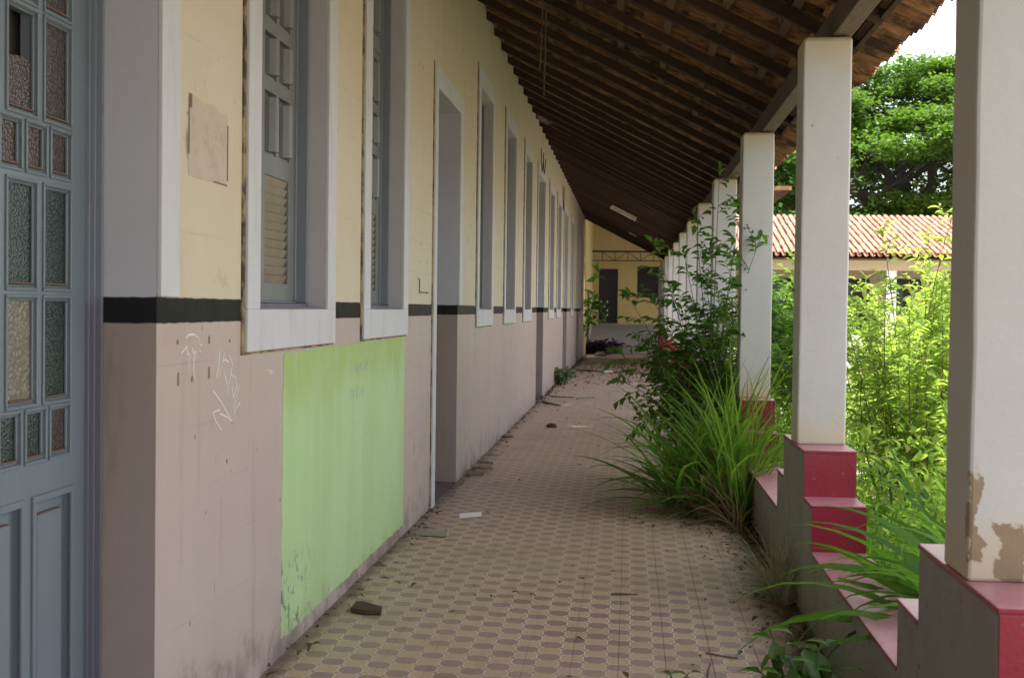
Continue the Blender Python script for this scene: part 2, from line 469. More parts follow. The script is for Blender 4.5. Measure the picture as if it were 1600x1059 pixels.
M = dict(
    wall=wall_material(), reveal=reveal_material(), reveal_plain=reveal_material(True), trim=trim_material(), stain=stain_material(),
    tile=floor_tile_material(), pillar=pillar_material(), peel=pillar_material(True), cement=cement_material(),
    red=red_material(), green=green_material(), door=door_paint(), shutter=simple('olive_grey_shutter_paint', (0.185, 0.19, 0.18), 0.45, 0.2, 5, 0.2, 60, 0.45, dirt=(0.15, 0.14, 0.12)), jamb=jamb_paint(),
    louver=simple('cream_louver_paint', (0.27, 0.225, 0.165), 0.6, 0.2, 8, 0.2, 50, dirt=(0.2, 0.16, 0.12)),
    putty=simple('brown_putty', (0.17, 0.105, 0.08), 0.7, 0.3, 20),
    shut_dark=simple('shutter_shadow_grey', (0.12, 0.135, 0.14), 0.5, 0.2, 9),
    glass_brown=glass_material('brown_hammered_glass', (0.040, 0.029, 0.026), (0.075, 0.056, 0.049), 95, 0.6),
    glass_green=glass_material('green_hammered_glass', (0.013, 0.022, 0.020), (0.036, 0.050, 0.044), 120, 0.5),
    glass_dot=glass_material('dotted_yellow_glass', (0.13, 0.12, 0.085), (0.18, 0.168, 0.12), 75, 0.8, 0.4),
    board=simple('grey_added_backing', (0.30, 0.275, 0.25), 0.8, 0.1, 3),
    rafter=wood_material('dark_rafter_wood', (0.045, 0.026, 0.018), (0.105, 0.062, 0.042), axis=(0.4, 3, 3)),
    batten=wood_material('batten_wood', (0.15, 0.09, 0.055), (0.24, 0.15, 0.095), axis=(3, 0.5, 3)),
    beam=wood_material('weathered_beam_wood', (0.09, 0.062, 0.045), (0.165, 0.12, 0.09), axis=(4, 0.5, 4), weather=(0.10, 0.075, 0.06)),
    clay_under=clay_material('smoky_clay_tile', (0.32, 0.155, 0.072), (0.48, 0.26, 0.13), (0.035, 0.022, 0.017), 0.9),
    clay_far=clay_material('pink_clay_tile', (0.40, 0.19, 0.125), (0.52, 0.28, 0.20), (0.24, 0.13, 0.10), 0.45),
    thresh=simple('purple_grey_threshold', (0.15, 0.10, 0.105), 0.6, 0.25, 6),
    slab=simple('floor_slab_cement', (0.10, 0.085, 0.07), 0.9),
    ramp=simple('lavender_grey_cement', (0.27, 0.25, 0.26), 0.7, 0.2, 4),
    yellow=simple('yellow_wall_paint', (0.53, 0.41, 0.17), 0.7, 0.12, 3, dirt=(0.36, 0.28, 0.12)),
    dark=simple('dark_opening_fill', (0.020, 0.016, 0.018), 0.5),  # near-black sheet for openings, their inner darkness put into the colour
    iron=simple('rusty_iron', (0.045, 0.026, 0.02), 0.6, 0.3, 20),
    white=simple('white_paint', (0.72, 0.71, 0.68), 0.6, 0.06, 5, dirt=(0.5, 0.46, 0.38)),
    lamp=simple('yellowed_lamp_enamel', (0.62, 0.52, 0.38), 0.45, 0.1),
    housewall=simple('beige_house_wall', (0.50, 0.40, 0.27), 0.8, 0.1, 2),
    ground=simple('dry_garden_earth', (0.32, 0.285, 0.22), 0.95, 0.35, 1.3, 0.5, 8, dirt=(0.10, 0.14, 0.05), dirt_amt=0.75, dirt_scale=0.7),
    pave=simple('pale_garden_path', (0.46, 0.42, 0.37), 0.9, 0.15, 2),
    chalk=simple('white_chalk', (0.72, 0.69, 0.69), 0.9, 0.1),
    chalkg=simple('faded_chalk_on_green', (0.50, 0.60, 0.42), 0.9, 0.1),
    notice=simple('old_notice_paste', (0.53, 0.45, 0.36), 0.85, 0.14, 14, 0.4, 60, dirt=(0.33, 0.25, 0.18), dirt_scale=16),
    rust=simple('rust_spot', (0.25, 0.175, 0.125), 0.9, 0.3, 30),
    bark=simple('tree_bark', (0.05, 0.04, 0.034), 0.9, 0.35, 3, 0.6, 8),
    stem=simple('green_brown_stem', (0.11, 0.095, 0.045), 0.8),
    twig=simple('dry_twig', (0.13, 0.095, 0.065), 0.9, 0.3, 30),
    paper=simple('dirty_paper', (0.85, 0.82, 0.78), 0.9, 0.08),
    rubble=simple('broken_cement', (0.24, 0.18, 0.14), 0.95, 0.3, 20, 0.6, 40),
    brownshard=simple('dark_clay_shard', (0.075, 0.045, 0.028), 0.9, 0.35, 30, 0.7, 40),
    oldwood=wood_material('grey_old_board', (0.24, 0.225, 0.18), (0.42, 0.39, 0.32)),
    wire=simple('old_cable', (0.10, 0.075, 0.05), 0.7),
    shrub=leaf_material('shrub_leaf', (0.032, 0.080, 0.014), (0.070, 0.14, 0.024), (0.13, 0.27, 0.03), 0.45),
    bright=leaf_material('garden_leaf', (0.085, 0.15, 0.014), (0.12, 0.20, 0.022), (0.40, 0.57, 0.08), 0.6, yellow=(0.28, 0.16, 0.03)),
    midleaf=leaf_material('mid_green_leaf', (0.05, 0.11, 0.018), (0.085, 0.16, 0.028), (0.20, 0.38, 0.045), 0.5),
    grass=leaf_material('grass_blade', (0.05, 0.12, 0.014), (0.10, 0.19, 0.024), (0.24, 0.42, 0.04), 0.5, rough=0.6, spec=0.2, yellow=(0.27, 0.21, 0.09)),
    lush=leaf_material('broad_grass_blade', (0.04, 0.115, 0.014), (0.075, 0.165, 0.024), (0.17, 0.36, 0.03), 0.45, rough=0.6, spec=0.2),
    straw=leaf_material('dry_straw', (0.22, 0.15, 0.075), (0.36, 0.27, 0.15), (0.30, 0.22, 0.10), 0.3),
    hair=leaf_material('dry_seed_grass', (0.42, 0.43, 0.29), (0.58, 0.58, 0.42), (0.30, 0.30, 0.18), 0.35),
    dusty=leaf_material('dusty_weed_leaf', (0.13, 0.20, 0.08), (0.20, 0.27, 0.12), (0.2, 0.3, 0.1), 0.35),
    purple=leaf_material('purple_leaf', (0.035, 0.012, 0.05), (0.085, 0.035, 0.11), (0.08, 0.03, 0.10), 0.3),
    crown=leaf_material('tree_crown_leaf', (0.036, 0.085, 0.013), (0.080, 0.14, 0.018), (0.14, 0.27, 0.025), 0.38),
    crown2=leaf_material('dark_crown_leaf', (0.03, 0.085, 0.018), (0.06, 0.13, 0.02), (0.10, 0.22, 0.03), 0.4),
    litter=leaf_material('dead_leaf', (0.06, 0.035, 0.022), (0.14, 0.08, 0.045), (0.1, 0.05, 0.03), 0.2),
)

# ------------------------------------------------------------------ object helpers
WL = {}
def link(o, parent=None):
    S.collection.objects.link(o)
    if parent is not None:
        o.parent = parent
    return o
def props(o, label=None, cat=None, group=None, kind=None):
    if label: o['label'] = label
    if cat: o['category'] = cat
    if group: o['group'] = group
    if kind: o['kind'] = kind
    return o
def thing(name, loc, label, cat, group=None, kind=None):
    o = bpy.data.objects.new(name, None)
    o.empty_display_size = 0.1
    o.location = loc
    link(o)
    WL[o] = Vector(loc)
    return props(o, label, cat, group, kind)
def place(name, mesh, parent, loc=None, matrix=None):
    o = bpy.data.objects.new(name, mesh)
    link(o, parent)
    base = WL.get(parent, Vector((0, 0, 0))) if parent else Vector((0, 0, 0))
    if matrix is not None:
        o.matrix_basis = Matrix.Translation(-base) @ matrix
        WL[o] = matrix.to_translation()
    else:
        loc = Vector(loc) if loc is not None else base
        o.location = loc - base
        WL[o] = loc
    return o

class MB:
    def __init__(s):
        s.v, s.f, s.mi = [], [], []
    def add(s, verts, faces, mi=0):
        b = len(s.v)
        s.v += [tuple(p) for p in verts]
        s.f += [tuple(i + b for i in f) for f in faces]
        s.mi += [mi] * len(faces)
        return s
    def box(s, x0, x1, y0, y1, z0, z1, mi=0):
        return s.add([(x0, y0, z0), (x1, y0, z0), (x1, y1, z0), (x0, y1, z0), (x0, y0, z1), (x1, y0, z1), (x1, y1, z1), (x0, y1, z1)],
                     [(0, 3, 2, 1), (4, 5, 6, 7), (0, 1, 5, 4), (1, 2, 6, 5), (2, 3, 7, 6), (3, 0, 4, 7)], mi)
    def mbox(s, mat, hx, hy, hz, mi=0):
        P = [mat @ Vector((a * hx, b * hy, c * hz)) for c in (-1, 1) for a, b in ((-1, -1), (1, -1), (1, 1), (-1, 1))]
        return s.add(P, [(0, 3, 2, 1), (4, 5, 6, 7), (0, 1, 5, 4), (1, 2, 6, 5), (2, 3, 7, 6), (3, 0, 4, 7)], mi)
    def prism(s, poly, axis, a, b, mi=0):
        """poly of 2D points extruded along axis ('x': poly is (y,z); 'z': poly is (x,y))"""
        n = len(poly)
        if axis == 'x':
            V = [(a, p[0], p[1]) for p in poly] + [(b, p[0], p[1]) for p in poly]
        elif axis == 'y':
            V = [(p[0], a, p[1]) for p in poly] + [(p[0], b, p[1]) for p in poly]
        else:
            V = [(p[0], p[1], a) for p in poly] + [(p[0], p[1], b) for p in poly]
        F = [tuple(range(n - 1, -1, -1)), tuple(range(n, 2 * n))] + [(i, (i + 1) % n, n + (i + 1) % n, n + i) for i in range(n)]
        return s.add(V, F, mi)
    def tube(s, pts, r, n=6, mi=0):
        pts = [Vector(p) for p in pts]
        k = len(pts)
        rr = r if isinstance(r, (list, tuple)) else [r] * k
        V, F = [], []
        for i, p in enumerate(pts):
            d = (pts[min(i + 1, k - 1)] - pts[max(i - 1, 0)])
            d = d.normalized() if d.length > 1e-9 else Vector((0, 0, 1))
            u = d.cross(Vector((0.31, 0.17, 0.93)))
            if u.length < 1e-3:
                u = d.cross(Vector((1, 0, 0)))
            u.normalize()
            w = d.cross(u)
            for j in range(n):
                t = 2 * math.pi * j / n
                V.append(p + (u * math.cos(t) + w * math.sin(t)) * rr[i])
        for i in range(k - 1):
            for j in range(n):
                F.append((i * n + j, i * n + (j + 1) % n, (i + 1) * n + (j + 1) % n, (i + 1) * n + j))
        F.append(tuple(range(n - 1, -1, -1)))
        F.append(tuple((k - 1) * n + j for j in range(n)))
        return s.add(V, F, mi)
    def mesh(s, name, mats, off=(0, 0, 0), smooth=False):
        me = bpy.data.meshes.new(name)
        ox, oy, oz = off
        me.from_pydata([(x - ox, y - oy, z - oz) for x, y, z in s.v], [], s.f)
        for m_ in (mats if isinstance(mats, (list, tuple)) else [mats]):
            me.materials.append(m_)
        if any(s.mi):
            me.polygons.foreach_set('material_index', s.mi)
        if smooth:
            me.polygons.foreach_set('use_smooth', [True] * len(me.polygons))
        me.update()
        return me
    def build(s, name, mats, parent=None, smooth=False, bevel=0, origin=None):
        base = WL.get(parent, Vector((0, 0, 0))) if parent else Vector(origin or (0, 0, 0))
        me = s.mesh(name, mats, base, smooth)
        o = place(name, me, parent, base)
        if bevel:
            b = o.modifiers.new('edge', 'BEVEL')
            b.width = bevel
            b.segments = 2
            b.limit_method = 'ANGLE'
        return o

def arr_mesh(name, V, F, mat):
    """mesh straight from numpy arrays; F is (n,k)"""
    me = bpy.data.meshes.new(name)
    n, k = F.shape
    me.vertices.add(len(V))
    me.vertices.foreach_set('co', np.ascontiguousarray(V, dtype=np.float32).ravel())
    me.loops.add(n * k)
    me.loops.foreach_set('vertex_index', np.ascontiguousarray(F, dtype=np.int32).ravel())
    me.polygons.add(n)
    me.polygons.foreach_set('loop_start', np.arange(0, n * k, k, dtype=np.int32))
    me.polygons.foreach_set('loop_total', np.full(n, k, dtype=np.int32))
    me.materials.append(mat)
    me.update(calc_edges=True)
    return me

def holes_panel(mb, ys, zs, holes, xf, xb, mi_front=0, mi_side=1, back=True, mi_high=None):
    """a panel facing +X between xb and xf, pierced by rectangles (y0,y1,z0,z1), with the sides of the holes"""
    Y = sorted(set([round(v, 4) for v in ys] + [round(h[i], 4) for h in holes for i in (0, 1)]))
    Z = sorted(set([round(v, 4) for v in zs] + [round(h[i], 4) for h in holes for i in (2, 3)]))
    def hit(y, z):
        return any(h[0] < y < h[1] and h[2] < z < h[3] for h in holes)
    for i in range(len(Y) - 1):
        for j in range(len(Z) - 1):
            if hit((Y[i] + Y[i + 1]) / 2, (Z[j] + Z[j + 1]) / 2):
                continue
            a, b, c, d = Y[i], Y[i + 1], Z[j], Z[j + 1]
            mb.add([(xf, a, c), (xf, b, c), (xf, b, d), (xf, a, d)], [(0, 1, 2, 3)], mi_front)
            if back:
                mb.add([(xb, a, c), (xb, b, c), (xb, b, d), (xb, a, d)], [(3, 2, 1, 0)], mi_front)
    for a, b, c, d in holes:
        mb.add([(xf, a, c), (xf, b, c), (xf, b, d), (xf, a, d), (xb, a, c), (xb, b, c), (xb, b, d), (xb, a, d)],
               [(0, 4, 5, 1), (1, 5, 6, 2), (2, 6, 7, 3), (3, 7, 4, 0)], mi_high if (mi_high is not None and c > 0.5) else mi_side)
    a, b, c, d = min(ys), max(ys), min(zs), max(zs)
    mb.add([(xf, a, c), (xf, b, c), (xf, b, d), (xf, a, d), (xb, a, c), (xb, b, c), (xb, b, d), (xb, a, d)],
           [(0, 1, 5, 4), (1, 2, 6, 5), (2, 3, 7, 6), (3, 0, 4, 7)], mi_side)

# ------------------------------------------------------------------ setting: ground, floor
g_mb = MB().add([(-400, -300, -0.12), (600, -300, -0.12), (600, 700, -0.12), (-400, 700, -0.12)], [(0, 1, 2, 3)])
props(g_mb.build('ground', M['ground']), kind='structure')
p_mb = MB().add([(1.6, 20.5, -0.116), (26, 20.5, -0.116), (26, 31.6, -0.116), (1.6, 31.6, -0.116)], [(0, 1, 2, 3)])
props(p_mb.build('path', M['pave']), kind='structure')

WX, PX, PX2 = -1.47, 0.872, 1.126       # wall face, inner and outer face of the colonnade
floor = MB().box(-1.9, 1.10, -10, 43.2, -0.30, -0.011).build('corridor_floor', M['slab'])
props(floor, kind='structure')
SH = -0.11
def tile_geo(cx, cy, z=0.0, g=0.0008, b=0.0015):
    h = 0.1 - g
    V = []
    for hh, zz in ((h, -0.010), (h, z - b), (h - b, z)):
        for sx, sy in ((-1, -1), (1, -1), (1, 1), (-1, 1)):
            V.append((cx + sx * hh, cy + sy * hh + SH * sx * hh, zz))
    F = [(8, 9, 10, 11)] + [(r + i, r + (i + 1) % 4, r + 4 + (i + 1) % 4, r + 4 + i) for r in (0, 4) for i in range(4)]
    return V, F
def tile_uv(me, cells):
    uvl = me.uv_layers.new(name='UVMap')
    n = len(me.loops)
    vi = np.zeros(n, dtype=np.int32)
    me.loops.foreach_get('vertex_index', vi)
    co = np.zeros(len(me.vertices) * 3, dtype=np.float32)
    me.vertices.foreach_get('co', co)
    co = co.reshape(-1, 3)[vi]
    c = cells[vi]
    dx = co[:, 0] - c[:, 0]
    dy = co[:, 1] - c[:, 1] - SH * dx
    uv = np.stack([dx / 0.2 + 0.5, dy / 0.2 + 0.5], 1)
    uvl.data.foreach_set('uv', uv.astype(np.float32).ravel())
tv, tf = tile_geo(0, 0)
tme = bpy.data.meshes.new('tile')
tme.from_pydata(tv, [], tf)
tme.materials.append(M['tile'])
tile_uv(tme, np.zeros((len(tv), 2)))
spots = []
for i in range(-8, 5):
    cx = i * 0.2 + 0.07
    for j in range(-50, 216):
        spots.append((cx, j * 0.2 + 0.1 + SH * cx))
vis = sorted([(v, p) for p in spots for v in [in_view((p[0], p[1], 0), 0.06)] if v and -1.52 < p[0] < 0.92], key=lambda q: q[0])
single = set(p for _, p in vis[:290])
mb, cells = MB(), []
for p in spots:
    z = random.uniform(-0.0006, 0.0006)
    if p in single:
        place('tile', tme, floor, (p[0], p[1], z))
    else:
        V, F = tile_geo(p[0], p[1], z)
        mb.add(V, F)
        cells += [p] * len(V)
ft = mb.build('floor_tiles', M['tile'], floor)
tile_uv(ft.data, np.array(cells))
props(ft, kind='stuff')

# ------------------------------------------------------------------ the long school building
bld = thing('school_building', (WX, 0, 0), 'long cream and pink plastered building with black stripe and tall windows along the corridor', 'building')
WIN = [(4.77, 6.23), (6.92, 8.31), (12.12, 13.55), (14.78, 16.25), (17.45, 18.9), (22.9, 24.45), (25.4, 26.95), (31.4, 32.95), (37.95, 39.55)]
DOOR = [(2.45, 3.87, 3.20, 'a'), (9.57, 10.85, 3.15, 'b'), (20.1, 21.65, 3.64, 'c'), (28.05, 29.7, 3.64, 'c'), (35.1, 36.6, 3.64, 'c')]
B_ = 0.165
holes = [(a + B_, b - B_, 1.485, 3.635) for a, b in WIN] + [(a, b, 0.0, t) for a, b, t, k in DOOR]
mb = MB()
holes_panel(mb, [-10, 40.35], [-0.0, 4.75], holes, WX, WX - 0.42, mi_high=2)
mb.build('wall', [M['wall'], M['reveal'], M['reveal_plain']], bld)
# body behind the wall and the main roof
mb = MB().box(-9.0, -8.7, -10, 40.3, 0, 4.4).box(-8.7, WX - 0.43, -10.2, -10.0, 0, 4.4).box(-8.7, WX - 0.43, 40.1, 40.3, 0, 4.4)
mb.box(-8.7, WX - 0.43, -10, 40.1, 4.40, 4.5)
mb.build('rear_wall', M['housewall'], bld)
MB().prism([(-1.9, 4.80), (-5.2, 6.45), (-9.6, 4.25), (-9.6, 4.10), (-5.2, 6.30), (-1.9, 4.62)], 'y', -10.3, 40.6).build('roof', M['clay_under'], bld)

def ring(mb, y0, y1, z0, z1, w, x0, x1, bottom=True, wb=None, mi=0):
    """a picture-frame of bars round a rectangle, outside size, facing +X"""
    wb = w if wb is None else wb
    zb = z0 + (wb if bottom else 0)
    mb.box(x0, x1, y0, y0 + w, zb, z1 - w, mi)
    mb.box(x0, x1, y1 - w, y1, zb, z1 - w, mi)
    mb.box(x0, x1, y0, y1, z1 - w, z1, mi)
    if bottom:
        mb.box(x0, x1, y0, y1, z0, z0 + wb, mi)

def slat_mesh():
    m = Matrix.Rotation(math.radians(26), 4, 'Y')
    return MB().mbox(m, 0.0035, 0.172, 0.0205).mesh('slat', M['louver'])
SLAT = slat_mesh()
def window(a, b, detail):
    y0, y1 = a + B_, b - B_
    w = MB()
    ring(w, a, b, 1.32, 3.80, B_, WX, WX + 0.018)
    win = w.build('window', M['trim'], bld, bevel=0.003)
    st = MB().box(WX - 0.001, WX + 0.007, a - 0.035, a - 0.002, 1.31, 3.83).box(WX, WX + 0.006, a, b, 1.309, 1.318)
    st.build('mould_line', M['stain'], win)
    f = MB()
    ring(f, y0 + 0.002, y1 - 0.002, 1.487, 3.633, 0.026, WX - 0.20, WX - 0.080, wb=0.022)
    ring(f, y0 + 0.028, y1 - 0.028, 1.510, 3.607, 0.012, WX - 0.20, WX - 0.130, wb=0.012)
    f.build('window_frame', M['jamb'], win, bevel=0.004)
    MB().box(WX - 0.080, WX - 0.004, y0 + 0.002, y1 - 0.002, 1.4855, 1.492).build('sill', M['jamb'], win)
    X1, X0 = WX - 0.142, WX - 0.180
    ym = y0 + (y1 - y0) * 0.43
    lo, hi = 1.523, 3.593
    for (c, d, s) in ((y0 + 0.041, ym - 0.003, 0), (ym + 0.003, y1 - 0.041, 1)):
        sw = (d - c)
        m_ = MB()
        lv = (c + sw * 0.18, d - sw * 0.18, 1.60, 2.08)
        rec = []
        rows = [(2.17, 2.45), (2.51, 2.71), (2.77, 3.05), (3.20, 3.48)]
        for (r0, r1) in rows:
            rec.append((c + sw * 0.16, c + sw * 0.46, r0, r1))
            rec.append((c + sw * 0.54, d - sw * 0.16, r0, r1))
        if detail:
            holes_panel(m_, [c, d], [lo, hi], [lv] + rec, X1, X0, 0, 0)
            m_.box(X0 - 0.012, X0 + 0.006, c + 0.01, d - 0.01, lo + 0.01, hi - 0.01, 1)
            m_.box(X1 - 0.01, X1 + 0.012, c + sw * 0.08, d - sw * 0.08, 3.095, 3.125)
        else:
            m_.box(X0, X1, c, d, lo, hi)
        leaf = m_.build('shutter', [M['shutter'], M['shut_dark']], win)
        if detail:
            n = 12
            for k in range(n):
                o = place('slat', SLAT, leaf, ((X0 + X1) / 2 + 0.004, (lv[0] + lv[1]) / 2, lv[2] + (k + 0.5) * (lv[3] - lv[2]) / n))
                o.scale = (1, (lv[1] - lv[0]) / 2 / 0.172 * 0.99, 1)
            for (p0, p1, r0, r1) in rec:
                h_ = MB()
                yc = (p0 + p1) / 2
                r = (p1 - p0) * 0.25
                prof = [(X0 + 0.010 + math.cos(t) * r * 1.5, yc + math.sin(t) * r) for t in np.linspace(-math.pi / 2, math.pi / 2, 7)]
                h_.prism(prof, 'z', r0 + 0.012, r1 - 0.03)
                h_.box(X0 + 0.006, X0 + 0.03, p0 + 0.004, p1 - 0.004, r0 + 0.001, r0 + 0.012)
                h_.build('groove_panel', M['shutter'], leaf, smooth=False)
    return win
for i, (a, b) in enumerate(WIN):
    window(a, b, i < 2)

def far_door(a, b, t, kind):
    w = MB()
    sw = 0.15
    if kind == 'b':
        z0 = 0.0
        w.box(WX, WX + 0.016, a - 0.13, a, 0, t + sw)
        w.box(WX, WX + 0.016, b, b + 0.2, 1.523, t)
        w.box(WX, WX + 0.016, a, b + 0.2, t, t + sw)
    else:
        w.box(WX, WX + 0.016, a - sw, a, 1.523, t + sw).box(WX, WX + 0.016, b, b + sw, 1.523, t + sw).box(WX, WX + 0.016, a, b, t, t + sw)
    d = w.build('door', M['trim'], bld, bevel=0.003)
    MB().box(WX - 0.001, WX + 0.007, a - sw - 0.022, a - sw - 0.001, 0.02 if kind == 'b' else 1.52, t + sw + 0.02).build('mould_line', M['stain'], d)
    x0, x1 = WX - 0.30, WX - 0.175
    f = MB()
    f.box(x0, x1, a + 0.002, a + 0.05, 0.02, t - 0.01).box(x0, x1, b - 0.05, b - 0.002, 0.02, t - 0.01)
    f.box(x0, x1, a + 0.05, b - 0.05, t - 0.06, t - 0.01).box(x0, x1, a + 0.05, b - 0.05, 2.42, 2.50)
    f.build('door_frame', M['jamb'], d, bevel=0.004)
    l = MB()
    ym = (a + b) / 2
    for c, e in ((a + 0.052, ym - 0.002), (ym + 0.002, b - 0.052)):
        holes_panel(l, [c, e], [0.02, 2.415], [(c + 0.09, e - 0.09, 0.25, 0.9), (c + 0.09, e - 0.09, 1.1, 2.25)], x1 - 0.03, x0 + 0.03, 0, 0)
        l.box(x0 + 0.035, x1 - 0.045, c + 0.085, e - 0.085, 0.245, 0.905).box(x0 + 0.035, x1 - 0.045, c + 0.085, e - 0.085, 1.095, 2.255)
    l.build('door_leaf', M['door'], d)
    MB().box(x0 + 0.04, x0 + 0.05, a + 0.05, b - 0.05, 2.5, t - 0.06).build('pane', M['glass_green'], d)
    MB().box(WX - 0.42, WX - 0.002, a + 0.002, b - 0.002, -0.02, 0.008).build('threshold', M['thresh'], d)
for a, b, t, k in DOOR[1:]:
    far_door(a, b, t, k)

# the near glazed door
a, b, t, _ = DOOR[0]
w = MB()
w.box(WX, WX + 0.016, b, b + 0.165, 1.523, t + 0.17).box(WX, WX + 0.016, a - 0.165, a, 1.523, t + 0.17).box(WX, WX + 0.016, a, b, t, t + 0.17)
nd = w.build('door', M['trim'], bld, bevel=0.003)
f = MB()
JX = -1.64
for (c, e) in ((b - 0.014, b - 0.002), (a + 0.002, a + 0.014)):
    f.box(-1.80, JX, c, e, 0.01, t - 0.01)
f.box(-1.78, JX - 0.020, b - 0.021, b - 0.014, 0.01, t - 0.06).box(-1.78, JX - 0.020, a + 0.014, a + 0.021, 0.01, t - 0.06)
f.box(-1.78, JX - 0.036, b - 0.026, b - 0.021, 0.01, t - 0.06)
f.box(-1.80, JX, a + 0.014, b - 0.014, t - 0.06, t - 0.01)
f.build('door_frame', M['jamb'], nd, bevel=0.005)
LX, LB = -1.69, -1.735
cols2 = [(3.640, 3.785), (3.415, 3.560)]
cols3 = [(3.685, 3.785), (3.530, 3.620), (3.375, 3.465)]
rects = []
FS = 1.69 / 1.72
for z0, z1, cs, kinds in ((2.365, 2.66, cols2, 'bb'), (2.045, 2.325, cols2, 'bx'), (1.885, 2.005, cols3, 'bbb'),
                          (1.55, 1.835, cols2, 'gg'), (1.215, 1.505, cols2, 'gd'), (1.048, 1.178, cols3, 'bgg')):
    for (c, e), k in zip(cs, kinds):
        rects.append((c * FS - 0.014, e * FS + 0.010, 1.5 + (z0 - 1.5) * FS - 0.006, 1.5 + (z1 - 1.5) * FS + 0.006, k))
y_hi, y_lo = b - 0.027, 3.165
pan = [(3.50, 3.745, 0.20, 0.935), (3.20, 3.425, 0.20, 0.935)]
for s in (0, 1):
    def mir(y):
        return y if s == 0 else 2 * (y_lo - 0.003) - y
    rs = [tuple(sorted((mir(r[0]), mir(r[1])))) + r[2:] for r in rects]
    l = MB()
    ya, yb = sorted((mir(y_lo), mir(y_hi)))
    ps = [tuple(sorted((mir(p[0]), mir(p[1])))) + p[2:] for p in pan]
    holes_panel(l, [ya, yb], [0.015, 2.95], [r[:4] for r in rs] + [p for p in ps], LX, LB, 0, 0)
    leaf = l.build('door_leaf', M['door'], nd)
    for p in ps:                                  # raised-and-fielded panels
        q = MB()
        ring(q, p[0] - 0.012, p[1] + 0.012, p[2] - 0.012, p[3] + 0.012, 0.020, LX, LX + 0.009)
        q.box(LB + 0.005, LX - 0.022, p[0] - 0.004, p[1] + 0.004, p[2] - 0.004, p[3] + 0.004)
        q.box(LX - 0.022, LX - 0.007, p[0] + 0.045, p[1] - 0.045, p[2] + 0.045, p[3] - 0.05)
        q.box(LX - 0.0235, LX - 0.0065, p[0] + 0.047, p[1] - 0.047, p[3] - 0.05, p[3] - 0.046, 1)
        q.build('door_panel', [M['door'], M['putty']], leaf, bevel=0.004)
    for r in rs:
        q = MB()
        ring(q, r[0] - 0.011, r[1] + 0.011, r[2] - 0.011, r[3] + 0.011, 0.009, LX, LX + 0.007)
        ring(q, r[0] + 0.0005, r[1] - 0.0005, r[2] + 0.0005, r[3] - 0.0005, 0.006, LX - 0.012, LX - 0.003)
        q.box(LX - 0.012, LX + 0.004, r[0] + 0.008, r[1] - 0.008, r[2] + 0.008, r[2] + 0.014, 1)
        q.build('moulding', [M['door'], M['putty']], leaf, bevel=0.003)
        k = r[4]
        q = MB()
        xg = LX - 0.016
        if k == 'x':
            n = 9
            top = [(r[1] + 0.004 - (r[1] - r[0] + 0.008) * i / n, r[2] + 0.135 + 0.018 * math.sin(2.6 * i / n + 0.5) + 0.003 * (i % 2)) for i in range(n + 1)]
            q.prism([(r[0] - 0.004, r[2] - 0.004), (r[1] + 0.004, r[2] - 0.004)] + top, 'x', xg, xg + 0.004)
        else:
            q.box(xg, xg + 0.004, r[0] - 0.004, r[1] + 0.004, r[2] - 0.004, r[3] + 0.004)
        q.build('pane', {'b': M['glass_brown'], 'x': M['glass_brown'], 'g': M['glass_green'], 'd': M['glass_dot']}[k], leaf)
MB().box(-1.80, -1.785, a, b, 0.02, 2.9).build('added_backing', M['board'], nd)  # added close behind the panes to catch light, in place of the room wall
MB().box(WX - 0.42, WX - 0.002, a + 0.002, b - 0.002, -0.02, 0.008).build('threshold', M['thresh'], nd)

# green painted patch, rusted plate, hook, chalk marks on the wall
gp = []
for (p, q), (u, v) in (((5.33, 0.072), (8.27, 0.072)), ((8.27, 0.072), (8.28, 1.305)), ((8.28, 1.305), (5.34, 1.295)), ((5.34, 1.295), (5.33, 0.072))):
    k = 46 if abs(u - p) > 1 else 22
    gp += [(p + (u - p) * i / k + random.uniform(-.005, .005), q + (v - q) * i / k + random.uniform(-.006, .006)) for i in range(k)]
MB().prism(gp, 'x', WX, WX + 0.0025).build('green_patch', M['green'], bld)
mb = MB()
ng = 8
poly = [(4.145, 1.93), (4.555, 1.93), (4.56, 2.185), (4.45, 2.18), (4.40, 2.20), (4.30, 2.19), (4.145, 2.205)]
poly = [(p + random.uniform(-.002, .002), q + random.uniform(-.003, .003)) for (p, q), (p2, q2) in [((a[0] + (b[0] - a[0]) * t, a[1] + (b[1] - a[1]) * t), a) for a, b in zip(poly, poly[1:] + poly[:1]) for t in (0, 0.25, 0.5, 0.75)]]
mb.prism(poly, 'x', WX, WX + 0.002)
mb.box(WX + 0.002, WX + 0.005, 4.552, 4.557, 1.95, 2.15, 1)
mb.box(WX + 0.002, WX + 0.005, 4.40, 4.55, 1.930, 1.935, 1)
mb.box(WX + 0.002, WX + 0.005, 4.145, 4.148, 2.0, 2.19, 1)
mb.box(WX + 0.003, WX + 0.007, 4.152, 4.166, 2.155, 2.20, 1)
mb.build('notice_plate', [M['notice'], M['rust']], bld)
mb = MB().tube([(WX, 8.78, 1.70), (WX + 0.012, 8.78, 1.69), (WX + 0.012, 8.78, 1.605), (WX + 0.05, 8.93, 1.602)], 0.004, 6)
mb.build('wall_hook', M['iron'], bld)
